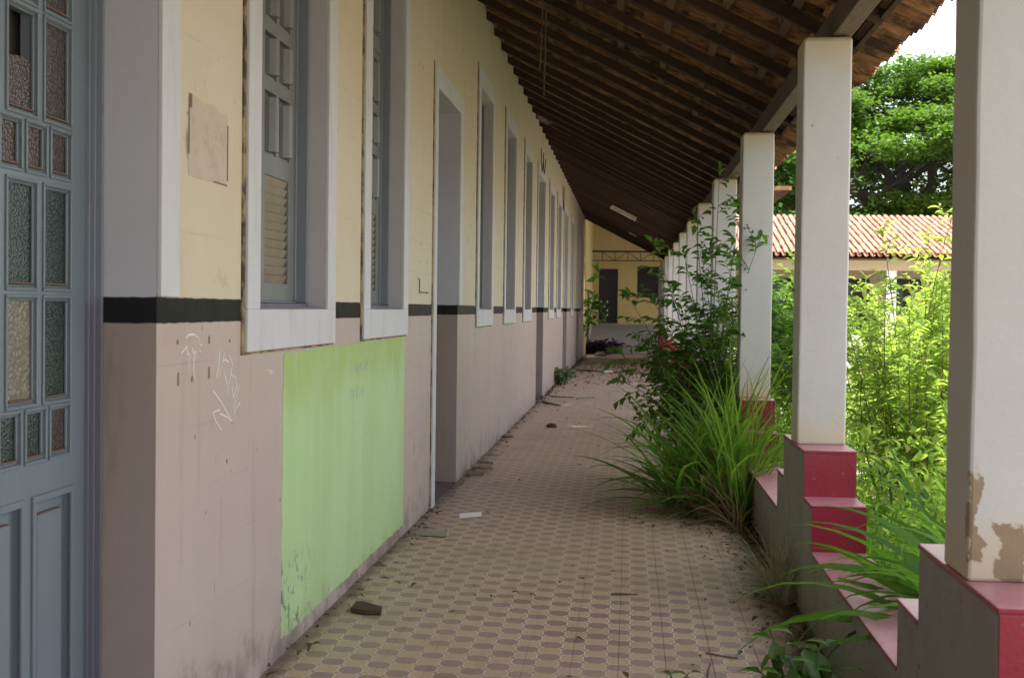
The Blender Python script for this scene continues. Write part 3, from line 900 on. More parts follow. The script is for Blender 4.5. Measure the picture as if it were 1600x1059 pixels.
def strokes(name, lines, mat, x, w=0.005):
    mb = MB()
    for ln in lines:
        for (p, q) in zip(ln[:-1], ln[1:]):
            d = Vector((0, q[0] - p[0], q[1] - p[1]))
            if d.length < 1e-5: continue
            n = Vector((0, -d.z, d.y)).normalized() * w / 2 * random.uniform(0.6, 1.2)
            A, Bq = Vector((x, *p)), Vector((x, *q))
            mb.prism([(A.y + n.y, A.z + n.z), (Bq.y + n.y, Bq.z + n.z), (Bq.y - n.y, Bq.z - n.z), (A.y - n.y, A.z - n.z)], 'x', x, x + 0.0012)
    props(mb.build(name, mat, bld), kind='stuff')
CH = [[(4.129, 1.387), (4.158, 1.398), (4.212, 1.399), (4.261, 1.384), (4.267, 1.369)], [(4.09, 1.338), (4.141, 1.36), (4.148, 1.334), (4.171, 1.335), (4.166, 1.299), (4.151, 1.271)], [(4.194, 1.355), (4.207, 1.334), (4.231, 1.341)], [(4.225, 1.333), (4.21, 1.305), (4.21, 1.273), (4.227, 1.245)], [(4.273, 1.365), (4.292, 1.358)], [(4.267, 1.349), (4.28, 1.334)], [(4.488, 1.338), (4.476, 1.286), (4.452, 1.239)], [(4.541, 1.325), (4.516, 1.293), (4.483, 1.244)], [(4.516, 1.295), (4.551, 1.301), (4.586, 1.29)], [(4.593, 1.314), (4.622, 1.293), (4.644, 1.272)], [(4.538, 1.257), (4.571, 1.211)], [(4.63, 1.27), (4.602, 1.227), (4.575, 1.173)], [(4.616, 1.244), (4.675, 1.228), (4.69, 1.195), (4.647, 1.152)], [(4.72, 1.198), (4.684, 1.154), (4.641, 1.112)], [(4.631, 1.198), (4.647, 1.157)], [(4.415, 1.195), (4.506, 1.149), (4.642, 1.06)], [(4.493, 1.108), (4.577, 1.088), (4.642, 1.06)], [(4.493, 1.122), (4.412, 1.119), (4.439, 1.089), (4.515, 1.045)], [(4.737, 1.13), (4.684, 1.118), (4.659, 1.095)], [(5.108, 1.237), (5.179, 1.226), (5.126, 1.219)]]
strokes('chalk_scribble', CH, M['chalk'], WX + 0.0005, 0.0062)
wr = []
for z, h0, n in ((1.145, 0.06, 6), (1.005, 0.06, 5)):
    y = 6.64
    for k in range(n):
        w_ = random.uniform(0.045, 0.075)
        h = h0 * random.uniform(0.75, 1.1)
        wr.append([(y, z + h * 0.2), (y + w_ * 0.25, z + h), (y + w_ * 0.4, z), (y + w_ * 0.75, z + h * 0.9)])
        if k % 2:
            wr.append([(y + w_ * 0.1, z + h * 0.5), (y + w_ * 0.7, z + h * 0.45)])
        else:
            wr.append([(y + w_ * 0.75, z + h * 0.9), (y + w_ * 0.95, z + h * 0.4), (y + w_ * 0.6, z)])
        y += w_ + 0.02
wr += [[(6.70, 0.86), (7.08, 0.90)], [(6.68, 0.76), (6.9, 0.77), (7.13, 0.81)], [(7.95, 1.2), (8.05, 1.05), (8.0, 0.92)], [(8.05, 1.25), (8.12, 1.1)]]
strokes('faded_writing', wr, M['chalkg'], WX + 0.003, 0.008)
mb = MB()
for (y, z, h) in ((4.055, 1.377, 0.008), (4.37, 1.377, 0.015), (4.37, 1.262, 0.022), (4.063, 1.256, 0.022), (4.196, 1.249, 0.010), (4.6, 1.368, 0.006)):
    mb.prism([(y - 0.008, z - h), (y + 0.010, z - h * 0.9), (y + 0.008, z + h), (y - 0.006, z + h * 0.8)], 'x', WX, WX + 0.002)
props(mb.build('rust_marks', M['rust'], bld), kind='stuff')
for (y, z, dz) in ((20.4, 4.05, 0.4), (20.9, 4.0, 0.32), (27.0, 4.1, 0.6)):   # loose cables high on the wall
    MB().tube([(WX + 0.02, y + 0.6 * t, z - dz * math.sin(math.pi * t) * (1 - 0.3 * t)) for t in np.linspace(0, 1, 9)], 0.008, 5).build('wall_cable', M['wire'], bld)

# ------------------------------------------------------------------ veranda roof
roof = thing('veranda_roof', (1.08, 0, 2.93), 'dark wooden lean-to roof of rafters and clay tiles seen from below over the corridor', 'roof')
SL = 0.506
def RZ(x): return 4.375 - SL * (x - WX)
ang = math.atan(SL)
ux = Vector((math.cos(ang), 0, -math.sin(ang)))     # down the slope
un = Vector((math.sin(ang), 0, math.cos(ang)))
uy = Vector((0, 1, 0))
def slope_m(x, y, up):
    p = Vector((x, y, RZ(x))) + un * up
    return Matrix(((ux.x, 0, un.x, p.x), (0, 1, 0, p.y), (ux.z, 0, un.z, p.z), (0, 0, 0, 1)))
L = (1.27 - (-1.62)) / math.cos(ang)
raf = MB().mbox(Matrix.Identity(4), L / 2, 0.028, 0.034).mesh('rafter', M['rafter'])
y = -9.5
ys_r = []
while y < 41.4:
    m = slope_m((1.27 - 1.62) / 2, y + random.uniform(-0.03, 0.03), 0.034 + random.uniform(-0.005, 0.005))
    m = m @ Matrix.Rotation(random.uniform(-0.02, 0.02), 4, 'Z') @ Matrix.Rotation(random.uniform(-0.12, 0.12), 4, 'X')
    place('rafter', raf, roof, matrix=m)
    y += 0.742
for k in range(9):
    x = -1.52 + k * 0.345
    mb = MB()
    yy = -9.8
    while yy < 41.6:                                # each run is nailed up in lengths that sag and overlap unevenly
        ln = min(random.uniform(2.6, 4.2), 41.7 - yy)
        mb.mbox(slope_m(x + random.uniform(-0.012, 0.012), yy + ln / 2, 0.083 + random.uniform(-0.003, 0.005)) @ Matrix.Rotation(random.uniform(-0.006, 0.006), 4, 'Z'), 0.027, ln / 2, 0.0125)
        yy += ln
    mb.build('batten', M['batten'], roof)
MB().box(1.025, 1.128, -9.9, 41.7, 2.933, 3.078).build('beam', M['beam'], roof, bevel=0.006)
mb = MB()
for (y0, y1) in [(-9.9, 3.1), (3.1, 8.4), (8.4, 14.2), (14.2, 20.3), (20.3, 27), (27, 34), (34, 41.7)]:
    mb.mbox(slope_m(1.262, (y0 + y1) / 2, 0.075) @ Matrix.Rotation(random.uniform(-0.0015, 0.0015), 4, 'Z'), 0.012, (y1 - y0) / 2 - 0.002, 0.055)
mb.build('eave_board', M['beam'], roof)

def barrel(r0, r1, ln, up, seg=6, th=0.012, arc=2.5):
    """one half-round clay tile, axis along local X (tapering); up=1 arched, -1 trough"""
    mb = MB()
    V = []
    for x, r in ((-ln / 2, r0), (ln / 2, r1)):
        for rr in (r, r - th):
            for i in range(seg + 1):
                t = -arc / 2 + arc * i / seg
                V.append((x, math.sin(t) * rr, up * (math.cos(t) * rr - r0 * math.cos(arc / 2))))
    n = seg + 1
    F = []
    for i in range(seg):
        F += [(i, i + 1, 2 * n + i + 1, 2 * n + i), (n + i + 1, n + i, 3 * n + i, 3 * n + i + 1),
              (i + 1, i, n + i, n + i + 1), (2 * n + i, 2 * n + i + 1, 3 * n + i + 1, 3 * n + i)]
    F += [(0, 2 * n, 3 * n, n), (seg, n + seg, 3 * n + seg, 2 * n + seg)]
    if up < 0:
        F = [tuple(reversed(f)) for f in F]
    mb.add(V, F)
    return mb
chan = barrel(0.089, 0.079, 0.46, -1, arc=2.75)
cov = barrel(0.080, 0.090, 0.46, 1)
chan_me = chan.mesh('roof_tile', M['clay_under'])
todo = []
for i in range(int(51.4 / 0.19)):
    yy = -9.8 + i * 0.19
    for k in range(9):
        x = -1.60 + (k * 0.385 + 0.1) * math.cos(ang) + random.uniform(-0.02, 0.02)
        m = slope_m(x, yy + random.uniform(-0.006, 0.006), 0.172 + random.uniform(-0.008, 0.016)) @ Matrix.Rotation(random.uniform(-0.06, 0.06), 4, 'Z') @ Matrix.Rotation(random.uniform(-0.12, 0.12), 4, 'X') @ Matrix.Rotation(-0.035, 4, 'Y')
        todo.append((m, 'c'))
        if random.random() > (0.06 if (yy > 13 and (i // 6) % 3 == 1) else 0.0):
            m2 = slope_m(x + 0.03, yy + 0.095 + random.uniform(-0.006, 0.006), 0.192) @ Matrix.Rotation(random.uniform(-0.03, 0.03), 4, 'Z') @ Matrix.Rotation(-0.035, 4, 'Y')
            todo.append((m2, 'v'))
d = []
for idx, (m, k) in enumerate(todo):
    v = in_view(m.to_translation(), 0.05) if k == 'c' else None
    if v:
        d.append((v, idx))
d.sort()
near_idx = set(i for _, i in d[:285])
mb = MB()
for idx, (m, k) in enumerate(todo):
    if idx in near_idx:
        place('roof_tile', chan_me, roof, matrix=m)
    else:
        src = chan if k == 'c' else cov
        mb.add([m @ Vector(p) for p in src.v], src.f)
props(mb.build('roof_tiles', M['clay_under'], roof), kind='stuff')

lamp = thing('ceiling_lamp', (-0.16, 28.86, 3.70), 'bare tube lamp fitting fixed under the dark roof far down the corridor', 'lamp')
lm = slope_m(-0.16, 28.86, -0.03)
MB().mbox(lm, 0.31, 0.035, 0.022).build('fixture', M['lamp'], lamp, bevel=0.005)
mb = MB()
for sx in (-0.29, 0.29):
    mb.mbox(lm @ Matrix.Translation((sx, 0, -0.04)), 0.03, 0.045, 0.03)
mb.build('end_cap', M['lamp'], lamp, bevel=0.005)
MB().tube([lm @ Vector((-0.27, 0, -0.05)), lm @ Vector((0.27, 0, -0.05))], 0.017, 8).build('tube', M['white'], lamp, smooth=True)
mb = MB()
for (x0, y0, z0, x1, y1, z1, sag) in ((-0.74, 10.4, 4.02, -0.86, 11.6, 4.05, 0.45), (-0.72, 10.5, 4.0, -0.82, 11.7, 4.0, 0.62)):
    mb.tube([(x0 + (x1 - x0) * t, y0 + (y1 - y0) * t, z0 + (z1 - z0) * t - sag * math.sin(math.pi * t) * (0.6 + 0.8 * t)) for t in np.linspace(0, 1, 14)], 0.005, 5)
props(mb.build('hanging_cable', M['wire'], origin=(-0.74, 10.4, 4.0)), 'thin loose cable dangling in a loop from the dark rafters near the wall', 'cable')

# ------------------------------------------------------------------ stepped parapet and pillars
PY = [3.38, 6.77, 10.36, 13.98, 17.12, 20.42, 23.62, 27.0, 30.45, 33.9, 37.3, 40.6]
par = thing('stepped_parapet', (1.0, 3.0, 0), 'low grey cement wall with red stepped caps joining the white pillars', 'low wall')
prof = [(-2.0, -0.12)]
H0, H1, H2 = 0.345, 0.565, 0.795
top = [(-2.0, H0)]
for y in PY:
    top += [(y - 0.59, H0), (y - 0.59, H1), (y - 0.29, H1), (y - 0.29, H2), (y + 0.54, H2), (y + 0.54, H1), (y + 0.83, H1), (y + 0.83, H0)]
top += [(43.0, H0), (43.0, -0.12)]
mb = MB()
pts = top
# columns of boxes butted end to end
seg = [(-2.0, PY[0] - 0.59, H0)]
for i, y in enumerate(PY):
    seg += [(y - 0.59, y - 0.29, H1), (y - 0.29, y + 0.54, H2), (y + 0.54, y + 0.83, H1)]
    seg += [(y + 0.83, PY[i + 1] - 0.59 if i + 1 < len(PY) else 43.0, H0)]
for (a, b, h) in seg:
    mb.box(PX, PX2, a, b, -0.12, h)
mb.build('parapet_body', M['cement'], par, bevel=0.008)
T = 0.016
for (a, b, h) in seg:
    if b < 3: continue
    MB().box(PX - 0.003, PX2 + 0.006, a - 0.004, b + 0.004, h, h + T).build('cap', M['red'], par, bevel=0.004)
rm1 = MB().box(PX + 0.002, PX2 + 0.003, -0.010, 0.0, 0, H1 - H0 - T).mesh('riser', M['red'])
rm2 = MB().box(PX + 0.002, PX2 + 0.003, -0.010, 0.0, 0, H2 - H1 - T).mesh('riser', M['red'])
for y in PY:
    for me, yy, z in ((rm1, y - 0.59, H0 + T), (rm2, y - 0.29, H1 + T)):
        place('riser', me, par, (0, yy - 0.0005, z))
PL = ['nearest white pillar, at the right edge, with its paint peeled off near the foot',
      'second white pillar from the front, beside the wispy dry weed and red steps',
      'third white pillar from the front, with a shrub twig across its face',
      'fourth white pillar from the front, half hidden by the corridor shrub',
      'fifth white pillar from the front, its head showing above the shrub',
      'sixth white pillar down the colonnade, behind the shrub leaves',
      'seventh white pillar down the colonnade, behind the shrub leaves',
      'eighth white pillar down the colonnade, a narrow strip left of the shrub top',
      'ninth white pillar down the colonnade, a narrow strip in the distance',
      'tenth white pillar down the colonnade, far along the corridor',
      'eleventh white pillar, last but one before the yellow end wall',
      'twelfth and farthest white pillar at the end of the corridor']
for i, y in enumerate(PY):
    t = thing('pillar', (PX + 0.127, y + 0.125, H2 + T), PL[i], 'pillar', 'white pillars along the corridor')
    mb = MB()
    zt = 2.925
    P0 = [(PX + 0.002, y), (PX2 - 0.002, y), (PX2 - 0.002, y + 0.25), (PX + 0.002, y + 0.25)]
    c = 0.014
    n = 4
    V = []
    zs = [H2 + T] + [H2 + T + 0.15 * q for q in range(1, 14)] + [zt - 0.02, zt]
    J = lambda: random.uniform(-0.0017, 0.0017)
    for z in zs:
        e = c if z == zt else 0
        V += [(PX + 0.003 + e + J(), y + e + J(), z), (PX2 - 0.003 - e * 0.3 + J(), y + e + J(), z), (PX2 - 0.003 - e * 0.3 + J(), y + 0.25 - e + J(), z), (PX + 0.003 + e + J(), y + 0.25 - e + J(), z)]
    F = [(3, 2, 1, 0), tuple(len(V) - 4 + q for q in range(4))]
    for r in range(len(zs) - 1):
        F += [(4 * r + q, 4 * r + (q + 1) % 4, 4 * r + 4 + (q + 1) % 4, 4 * r + 4 + q) for q in range(4)]
    mb.add(V, F)
    mb.build('shaft', M['peel'] if i == 0 else M['pillar'], t, bevel=0.010, smooth=False)

# ------------------------------------------------------------------ far end: ramp, yellow end building, truss
mb = MB().prism([(43.2, -0.12), (50.2, -0.12), (50.2, 0.93), (43.9, 0.12), (43.2, 0.02)], 'x', -1.6, 3.6)
props(mb.build('ramp', M['ramp']), kind='structure')
end = thing('end_building', (-0.2, 50.3, 0.9), 'yellow painted building closing the far end of the corridor with a dark door', 'building')
mb = MB()
H = [(-1.25, -0.50, 0.96, 3.09), (0.25, 1.10, 1.99, 3.19)]
tmp = MB()
holes_panel(tmp, [-3.0, 4.0], [0.0, 5.3], H, 0.0, -0.3)
mb.v = [(p[1], 50.3 - p[0], p[2]) for p in tmp.v]
mb.f = [tuple(reversed(f)) for f in tmp.f]
mb.mi = [0] * len(mb.f)
mb.build('wall', M['yellow'], end)
MB().box(-1.9, -1.47, 41.2, 50.28, 0, 5.2).build('side_wall', M['yellow'], end)
MB().box(-1.47, -1.40, 43.6, 44.5, 0.1, 2.1).build('side_door', M['door'], end)
dd = MB().box(-1.249, -0.501, 50.42, 50.47, 0.961, 3.089).build('door', M['dark'], end)
mb = MB()
for i in range(4):
    for j in range(3):
        if (i + j) % 4: mb.box(-1.17 + j * 0.12, -1.12 + j * 0.12, 50.405, 50.418, 1.25 + i * 0.17, 1.33 + i * 0.17)
mb.build('pane', M['white'], dd)
ww = MB().box(0.251, 1.099, 50.45, 50.5, 1.991, 3.189).build('window', M['dark'], end)
for k in range(9):
    MB().box(0.30 + k * 0.093, 0.318 + k * 0.093, 50.36, 50.378, 2.0, 3.18).build('bar', M['iron'], ww)
MB().box(-3.2, 5, 41.0, 54, 5.32, 5.45).build('roof', M['clay_under'], end)  # unseen slab added to shade the yellow wall and the ramp
MB().box(-3.0, 4.0, 52.5, 52.7, 0.5, 5.3).build('rear_wall', M['yellow'], end)
tr = thing('roof_truss', (-0.2, 48.6, 3.3), 'thin dark iron lattice truss spanning in front of the yellow end wall', 'truss')
mb = MB().box(-1.46, 3.0, 48.58, 48.64, 3.66, 3.73)
mb.build('top_chord', M['iron'], tr)
MB().box(-1.46, 3.0, 48.59, 48.63, 3.33, 3.365).build('bottom_chord', M['iron'], tr)
for k in range(9):
    x = -1.1 + k * 0.48
    MB().box(x, x + 0.025, 48.6, 48.62, 3.366, 3.659).build('web_bar', M['iron'], tr)
    s = 1 if k % 2 else -1
    A, Bq = (x + 0.24 - s * 0.21, 48.61, 3.37), (x + 0.24 + s * 0.21, 48.61, 3.655)
    MB().tube([A, Bq], 0.013, 5).build('web_bar', M['iron'], tr)

# ------------------------------------------------------------------ house across the garden
hs = thing('tiled_house', (8, 33, -0.12), 'low beige house with a pink clay tile roof across the garden', 'house')
mb = MB().box(2.2, 18, 35.0, 41.0, -0.12, 2.75)
mb.build('wall', M['housewall'], hs)
MB().box(2.2, 18, 32.7, 32.95, 2.56, 2.84).build('fascia', M['housewall'], hs)
for k, x in enumerate((3.2, 4.85, 6.36, 8.0, 9.6, 11.4, 13.2)):
    MB().box(x, x + 0.24, 32.7, 32.94, -0.12, 2.558).build('post', M['white'] if k % 2 == 0 else M['housewall'], hs)
for x in (3.6, 5.45, 6.8, 8.4):
    f = MB().box(x, x + 0.9, 34.94, 34.998, 0.9, 2.4).build('window', M['dark'], hs)
    MB().box(x + 0.08, x + 0.42, 34.92, 34.938, 1.0, 2.3).build('pane', M['glass_green'], f)
MB().box(4.2, 18, 32.75, 32.9, -0.12, 0.95).build('low_wall', M['white'], hs)
RA = math.atan2(1.26, 5.0)
MB().prism([(32.0, 2.82), (37.0, 4.08), (42.0, 2.82), (42.0, 2.78), (37.0, 4.02), (32.0, 2.78)], 'x', 1.9, 18.3).build('roof_deck', M['rafter'], hs)
ca, sa = math.cos(RA), math.sin(RA)
def far_m(x, s, up):
    p = Vector((x, 32.0 + s * ca - up * sa, 2.88 + s * sa + up * ca))
    # local X = down-slope (-Y), local Y = +X world
    return Matrix(((0, 1, 0, p.x), (-ca, 0, -sa, p.y), (-sa, 0, ca, p.z), (0, 0, 0, 1)))
c2 = barrel(0.064, 0.074, 0.47, 1, seg=5)
c2me = c2.mesh('roof_tile', M['clay_far'], smooth=True)
t2 = barrel(0.070, 0.062, 0.47, -1, seg=3)
cand, mb = [], MB()
for i in range(int(16.2 / 0.165)):
    for k in range(13):
        x = 2.0 + i * 0.165
        s = 0.18 + k * 0.395
        m = far_m(x + random.uniform(-.01, .01), s + random.uniform(-.02, .02), 0.075 + random.uniform(-.006, .01)) @ Matrix.Rotation(random.uniform(-.03, .03), 4, 'Z') @ Matrix.Rotation(0.03, 4, 'Y')
        v = in_view(m.to_translation(), 0.0)
        px = (m.to_translation().x / m.to_translation().y)
        cand.append((0 if (v and (0.168 < px < 0.258 or 0.108 < px < 0.13)) else 1, m))
        mm = far_m(x + 0.0825, s, 0.045) @ Matrix.Rotation(0.03, 4, 'Y')
        mb.add([mm @ Vector(p) for p in t2.v], t2.f)
cand.sort(key=lambda q: q[0])
for i, (b, m) in enumerate(cand):
    if b == 0 and i < 290:
        place('roof_tile', c2me, hs, matrix=m)
    else:
        mb.add([m @ Vector(p) for p in c2.v], c2.f)
props(mb.build('roof_tiles', M['clay_far'], hs, smooth=True), kind='stuff')
rdg = MB()
for i in range(38):
    m = Matrix.Translation((2.1 + i * 0.42, 37.0, 4.13))
    q = barrel(0.10, 0.12, 0.46, 1, seg=5)
    rdg.add([m @ Vector(p) for p in q.v], q.f)
rdg.build('ridge', M['clay_far'], hs, smooth=True)

# ------------------------------------------------------------------ plants
LEAF_V = np.array([(0, 0, 0), (-0.5, 0.38, 0.10), (0, 0.42, -0.02), (0.5, 0.38, 0.10), (-0.34, 0.70, 0.02), (0.34, 0.70, 0.02), (0, 0.74, -0.08), (0, 1.0, -0.22)])
LEAF_F = np.array([(0, 2, 1, 1), (0, 3, 2, 2), (1, 2, 6, 4), (2, 3, 5, 6), (4, 6, 7, 7), (6, 5, 7, 7)])
LEAF_T = np.array([(0, 2, 1), (0, 3, 2), (1, 2, 6), (1, 6, 4), (2, 3, 5), (2, 5, 6), (4, 6, 7), (6, 5, 7)])
def unit(a):
    return a / np.maximum(np.linalg.norm(a, axis=-1, keepdims=True), 1e-9)
def frames(dirs, up):
    y = unit(dirs)
    x = np.cross(y, up)
    bad = np.linalg.norm(x, axis=1) < 1e-3
    x[bad] = (1, 0, 0)
    x = unit(x)
    z = np.cross(x, y)
    return x, y, z
def leaves_mesh(name, pos, dirs, length, width, mat, off, up=None):
    n = len(pos)
    if up is None:
        up = unit(np.array([0, 0, 1.0]) + rng.normal(0, 0.45, (n, 3)))
    x, y, z = frames(dirs, up)
    t = LEAF_V
    w, l = width[:, None, None], length[:, None, None]
    V = pos[:, None, :] + t[None, :, 0:1] * w * x[:, None, :] + t[None, :, 1:2] * l * y[:, None, :] + t[None, :, 2:3] * l * z[:, None, :]
    F = (LEAF_T[None] + (np.arange(n) * len(t))[:, None, None]).reshape(-1, 3)
    return arr_mesh(name, V.reshape(-1, 3) - np.array(off), F, mat)
def one_leaf(name, l, w, mat):
    return arr_mesh(name, LEAF_V * np.array([w, l, l]), LEAF_T, mat)
def curve_pts(p0, p1, bend, n=9):
    p0, p1 = np.array(p0, float), np.array(p1, float)
    t = np.linspace(0, 1, n)[:, None]
    mid = (p0 + p1) / 2 + np.array(bend, float)
    return (1 - t) ** 2 * p0 + 2 * t * (1 - t) * mid + t ** 2 * p1

def bush(name, base, stems, leaf_len, leaf_w, mat, label, cat, group=None, twigs=7, per=7, twig_len=0.28, stem_r=0.007, single=0, droop=0.35, start=0.25):
    """stems: list of polylines; leaves sit on side twigs and along the stem"""
    root = thing(name, base, label, cat, group)
    mb = MB()
    P, D = [], []
    for pl in stems:
        pl = np.asarray(pl, float)
        k = len(pl)
        mb.tube(pl, [stem_r * (1 - 0.75 * i / (k - 1)) for i in range(k)], 5)
        ln = np.linalg.norm(pl[-1] - pl[0])
        for q in range(twigs):
            t = start + (1 - start) * (q + rng.uniform(0, 0.8)) / twigs
            i = min(int(t * (k - 1)), k - 2)
            fr = t * (k - 1) - i
            p = pl[i] * (1 - fr) + pl[i + 1] * fr
            d = unit(pl[i + 1] - pl[i])
            a = rng.uniform(0, 2 * math.pi)
            side = unit(np.cross(d, [math.cos(a), math.sin(a), 0.3]))
            td = unit(side + d * 0.7)
            tl = twig_len * rng.uniform(0.5, 1.2) * (1.15 - 0.6 * t)
            tp = curve_pts(p, p + td * tl, (0, 0, 0.1 * tl), 5)
            mb.tube(tp, stem_r * 0.35, 4)
            for j in range(per):
                u = (j + 0.6) / per
                pp = tp[0] + (tp[-1] - tp[0]) * u
                sd_ = unit(np.cross(td, [0, 0, 1.0])) * (1 if j % 2 else -1)
                dd = unit(td * 0.55 + sd_ * 0.9 + rng.normal(0, 0.28, 3) + np.array([0, 0, -droop]))
                P.append(pp); D.append(dd)
        for q in range(5):
            P.append(pl[-1] - unit(pl[-1] - pl[-2]) * 0.02 * q)
            D.append(unit(unit(pl[-1] - pl[-2]) * 0.6 + rng.normal(0, 0.6, 3)))
    mb.build('stem', M['stem'], root, smooth=True)
    P, D = np.array(P), np.array(D)
    n = len(P)
    sc = rng.uniform(0.6, 1.2, n)
    if single:
        dist = np.array([(Vector(p) - EYE).length for p in P]) - sc * 0.3
        order = np.argsort(dist)
        order = [i for i in order if in_view(P[i], 0.02)]
        sel = order[:single] if len(order) <= single else list(np.array(order)[:: max(1, len(order) // single)][:single])
        mes = [one_leaf('leaf', leaf_len * s, leaf_w * s, mat) for s in (0.7, 0.9, 1.15)]
        upv = unit(np.array([0, 0, 1.0]) + rng.normal(0, 0.45, (n, 3)))
        X, Y, Z = frames(D, upv)
        for c, i in enumerate(sel):
            m = Matrix(((X[i][0], Y[i][0], Z[i][0], P[i][0]), (X[i][1], Y[i][1], Z[i][1], P[i][1]), (X[i][2], Y[i][2], Z[i][2], P[i][2]), (0, 0, 0, 1)))
            place('leaf', mes[c % 3], root, matrix=m)
        keep = np.ones(n, bool); keep[sel] = False
        P, D, sc = P[keep], D[keep], sc[keep]
    if len(P):
        me = leaves_mesh('foliage', P, D, leaf_len * sc, leaf_w * sc, mat, base)
        props(place('foliage', me, root), kind='stuff')
    return root

def upright(cx, cy, r, h, n, lean=0.25, z0=-0.1):
    out = []
    for _ in range(n):
        a, q = rng.uniform(0, 2 * math.pi), r * math.sqrt(rng.uniform(0, 1))
        b = (cx + 0.45 * q * math.cos(a), cy + 0.45 * q * math.sin(a), z0)
        hh = h * rng.uniform(0.62, 1.05)
        tip = (cx + q * math.cos(a) * 1.1 + rng.normal(0, lean * 0.3), cy + q * math.sin(a) * 1.1 + rng.normal(0, lean * 0.3), hh)
        out.append(curve_pts(b, tip, (rng.normal(0, 0.08), rng.normal(0, 0.08), 0.12), 10))
    return out

# leafy shrub that has grown into the corridor
tips = [(0.74, 11.0, 2.72), (0.92, 10.8, 2.42), (0.52, 10.9, 2.30), (0.45, 11.3, 2.02), (0.18, 11.0, 2.08), (0.16, 10.8, 1.62), (-0.06, 11.1, 1.66), (-0.10, 10.8, 0.92),
        (0.08, 10.6, 0.62), (0.33, 11.1, 1.72), (1.02, 10.15, 2.12), (1.08, 10.9, 1.3), (0.60, 11.0, 1.95), (0.76, 11.1, 1.6), (0.5, 10.7, 1.25), (0.28, 10.7, 1.05),
        (0.85, 10.8, 1.0), (0.7, 10.6, 0.85), (0.4, 10.5, 0.75), (0.62, 11.4, 1.2), (0.95, 11.3, 1.75), (0.05, 11.0, 1.25), (0.9, 11.4, 2.0), (-0.12, 11.2, 1.15), (0.66, 10.8, 2.1), (0.82, 11.6, 1.4)]
tips += [(0.34, 10.9, 1.15), (0.27, 10.85, 1.32), (0.43, 10.9, 1.25), (0.36, 10.8, 1.0), (0.22, 10.9, 1.1)]
tips += [(0.72 + rng.normal(0, 0.22), 10.9 + rng.normal(0, 0.3), rng.uniform(0.5, 1.45)) for _ in range(20)]
st = [curve_pts((0.72 + rng.normal(0, 0.09), 11.1 + rng.normal(0, 0.12), 0), t_, (0.10 * (0.6 - t_[0]), 0, 0.22 + 0.15 * (0.8 - abs(t_[0] - 0.7))), 10) for t_ in tips]
bush('leafy_shrub', (0.72, 11.1, 0), st, 0.098, 0.046, M['shrub'], 'dark green leafy shrub with long arching twigs growing inside the corridor beside the pillars', 'shrub',
     twigs=10, per=7, twig_len=0.32, single=285, droop=0.3, start=0.22)
# shrubs out in the garden
GB = 'garden shrubs beyond the parapet'
bush('garden_shrub', (1.95, 9.2, -0.1), upright(2.05, 9.2, 0.55, 1.75, 30) + upright(1.98, 9.2, 0.4, 2.2, 5), 0.082, 0.026, M['bright'], 'bright yellow-green tall shrub nearest the parapet, between the first two pillars', 'shrub', GB, twigs=15, per=9, twig_len=0.26, single=280, droop=0.2)
bush('garden_shrub', (2.75, 12.0, -0.1), upright(2.6, 12.0, 0.95, 1.62, 44) + upright(2.6, 12.0, 0.7, 2.0, 5), 0.088, 0.028, M['bright'], 'wide yellow-green shrub just behind the nearest garden shrub', 'shrub', GB, twigs=15, per=9, twig_len=0.30, droop=0.2)
bush('garden_shrub', (1.85, 15.3, -0.1), upright(1.85, 15.3, 0.6, 2.15, 32), 0.12, 0.05, M['midleaf'], 'mid green shrub filling the narrow gap between second and third pillar', 'shrub', GB, twigs=12, per=8, twig_len=0.3, droop=0.3)
bush('garden_shrub', (3.9, 17.0, -0.1), upright(3.9, 17.0, 1.1, 1.45, 36), 0.11, 0.045, M['midleaf'], 'low broad shrub farther back in the garden before the tiled house', 'shrub', GB, twigs=12, per=8, twig_len=0.32, droop=0.25)
bush('garden_shrub', (1.72, 12.6, -0.1), upright(1.72, 12.6, 0.35, 1.5, 20), 0.10, 0.04, M['midleaf'], 'small green shrub hard behind the second pillar', 'shrub', GB, twigs=11, per=8, twig_len=0.25, droop=0.25)
bush('garden_shrub', (2.1, 7.6, -0.1), upright(2.1, 7.6, 0.35, 1.1, 16), 0.08, 0.032, M['bright'], 'short bright weedy shrub low beside the nearest pillar', 'shrub', GB, twigs=10, per=7, twig_len=0.2, droop=0.2)

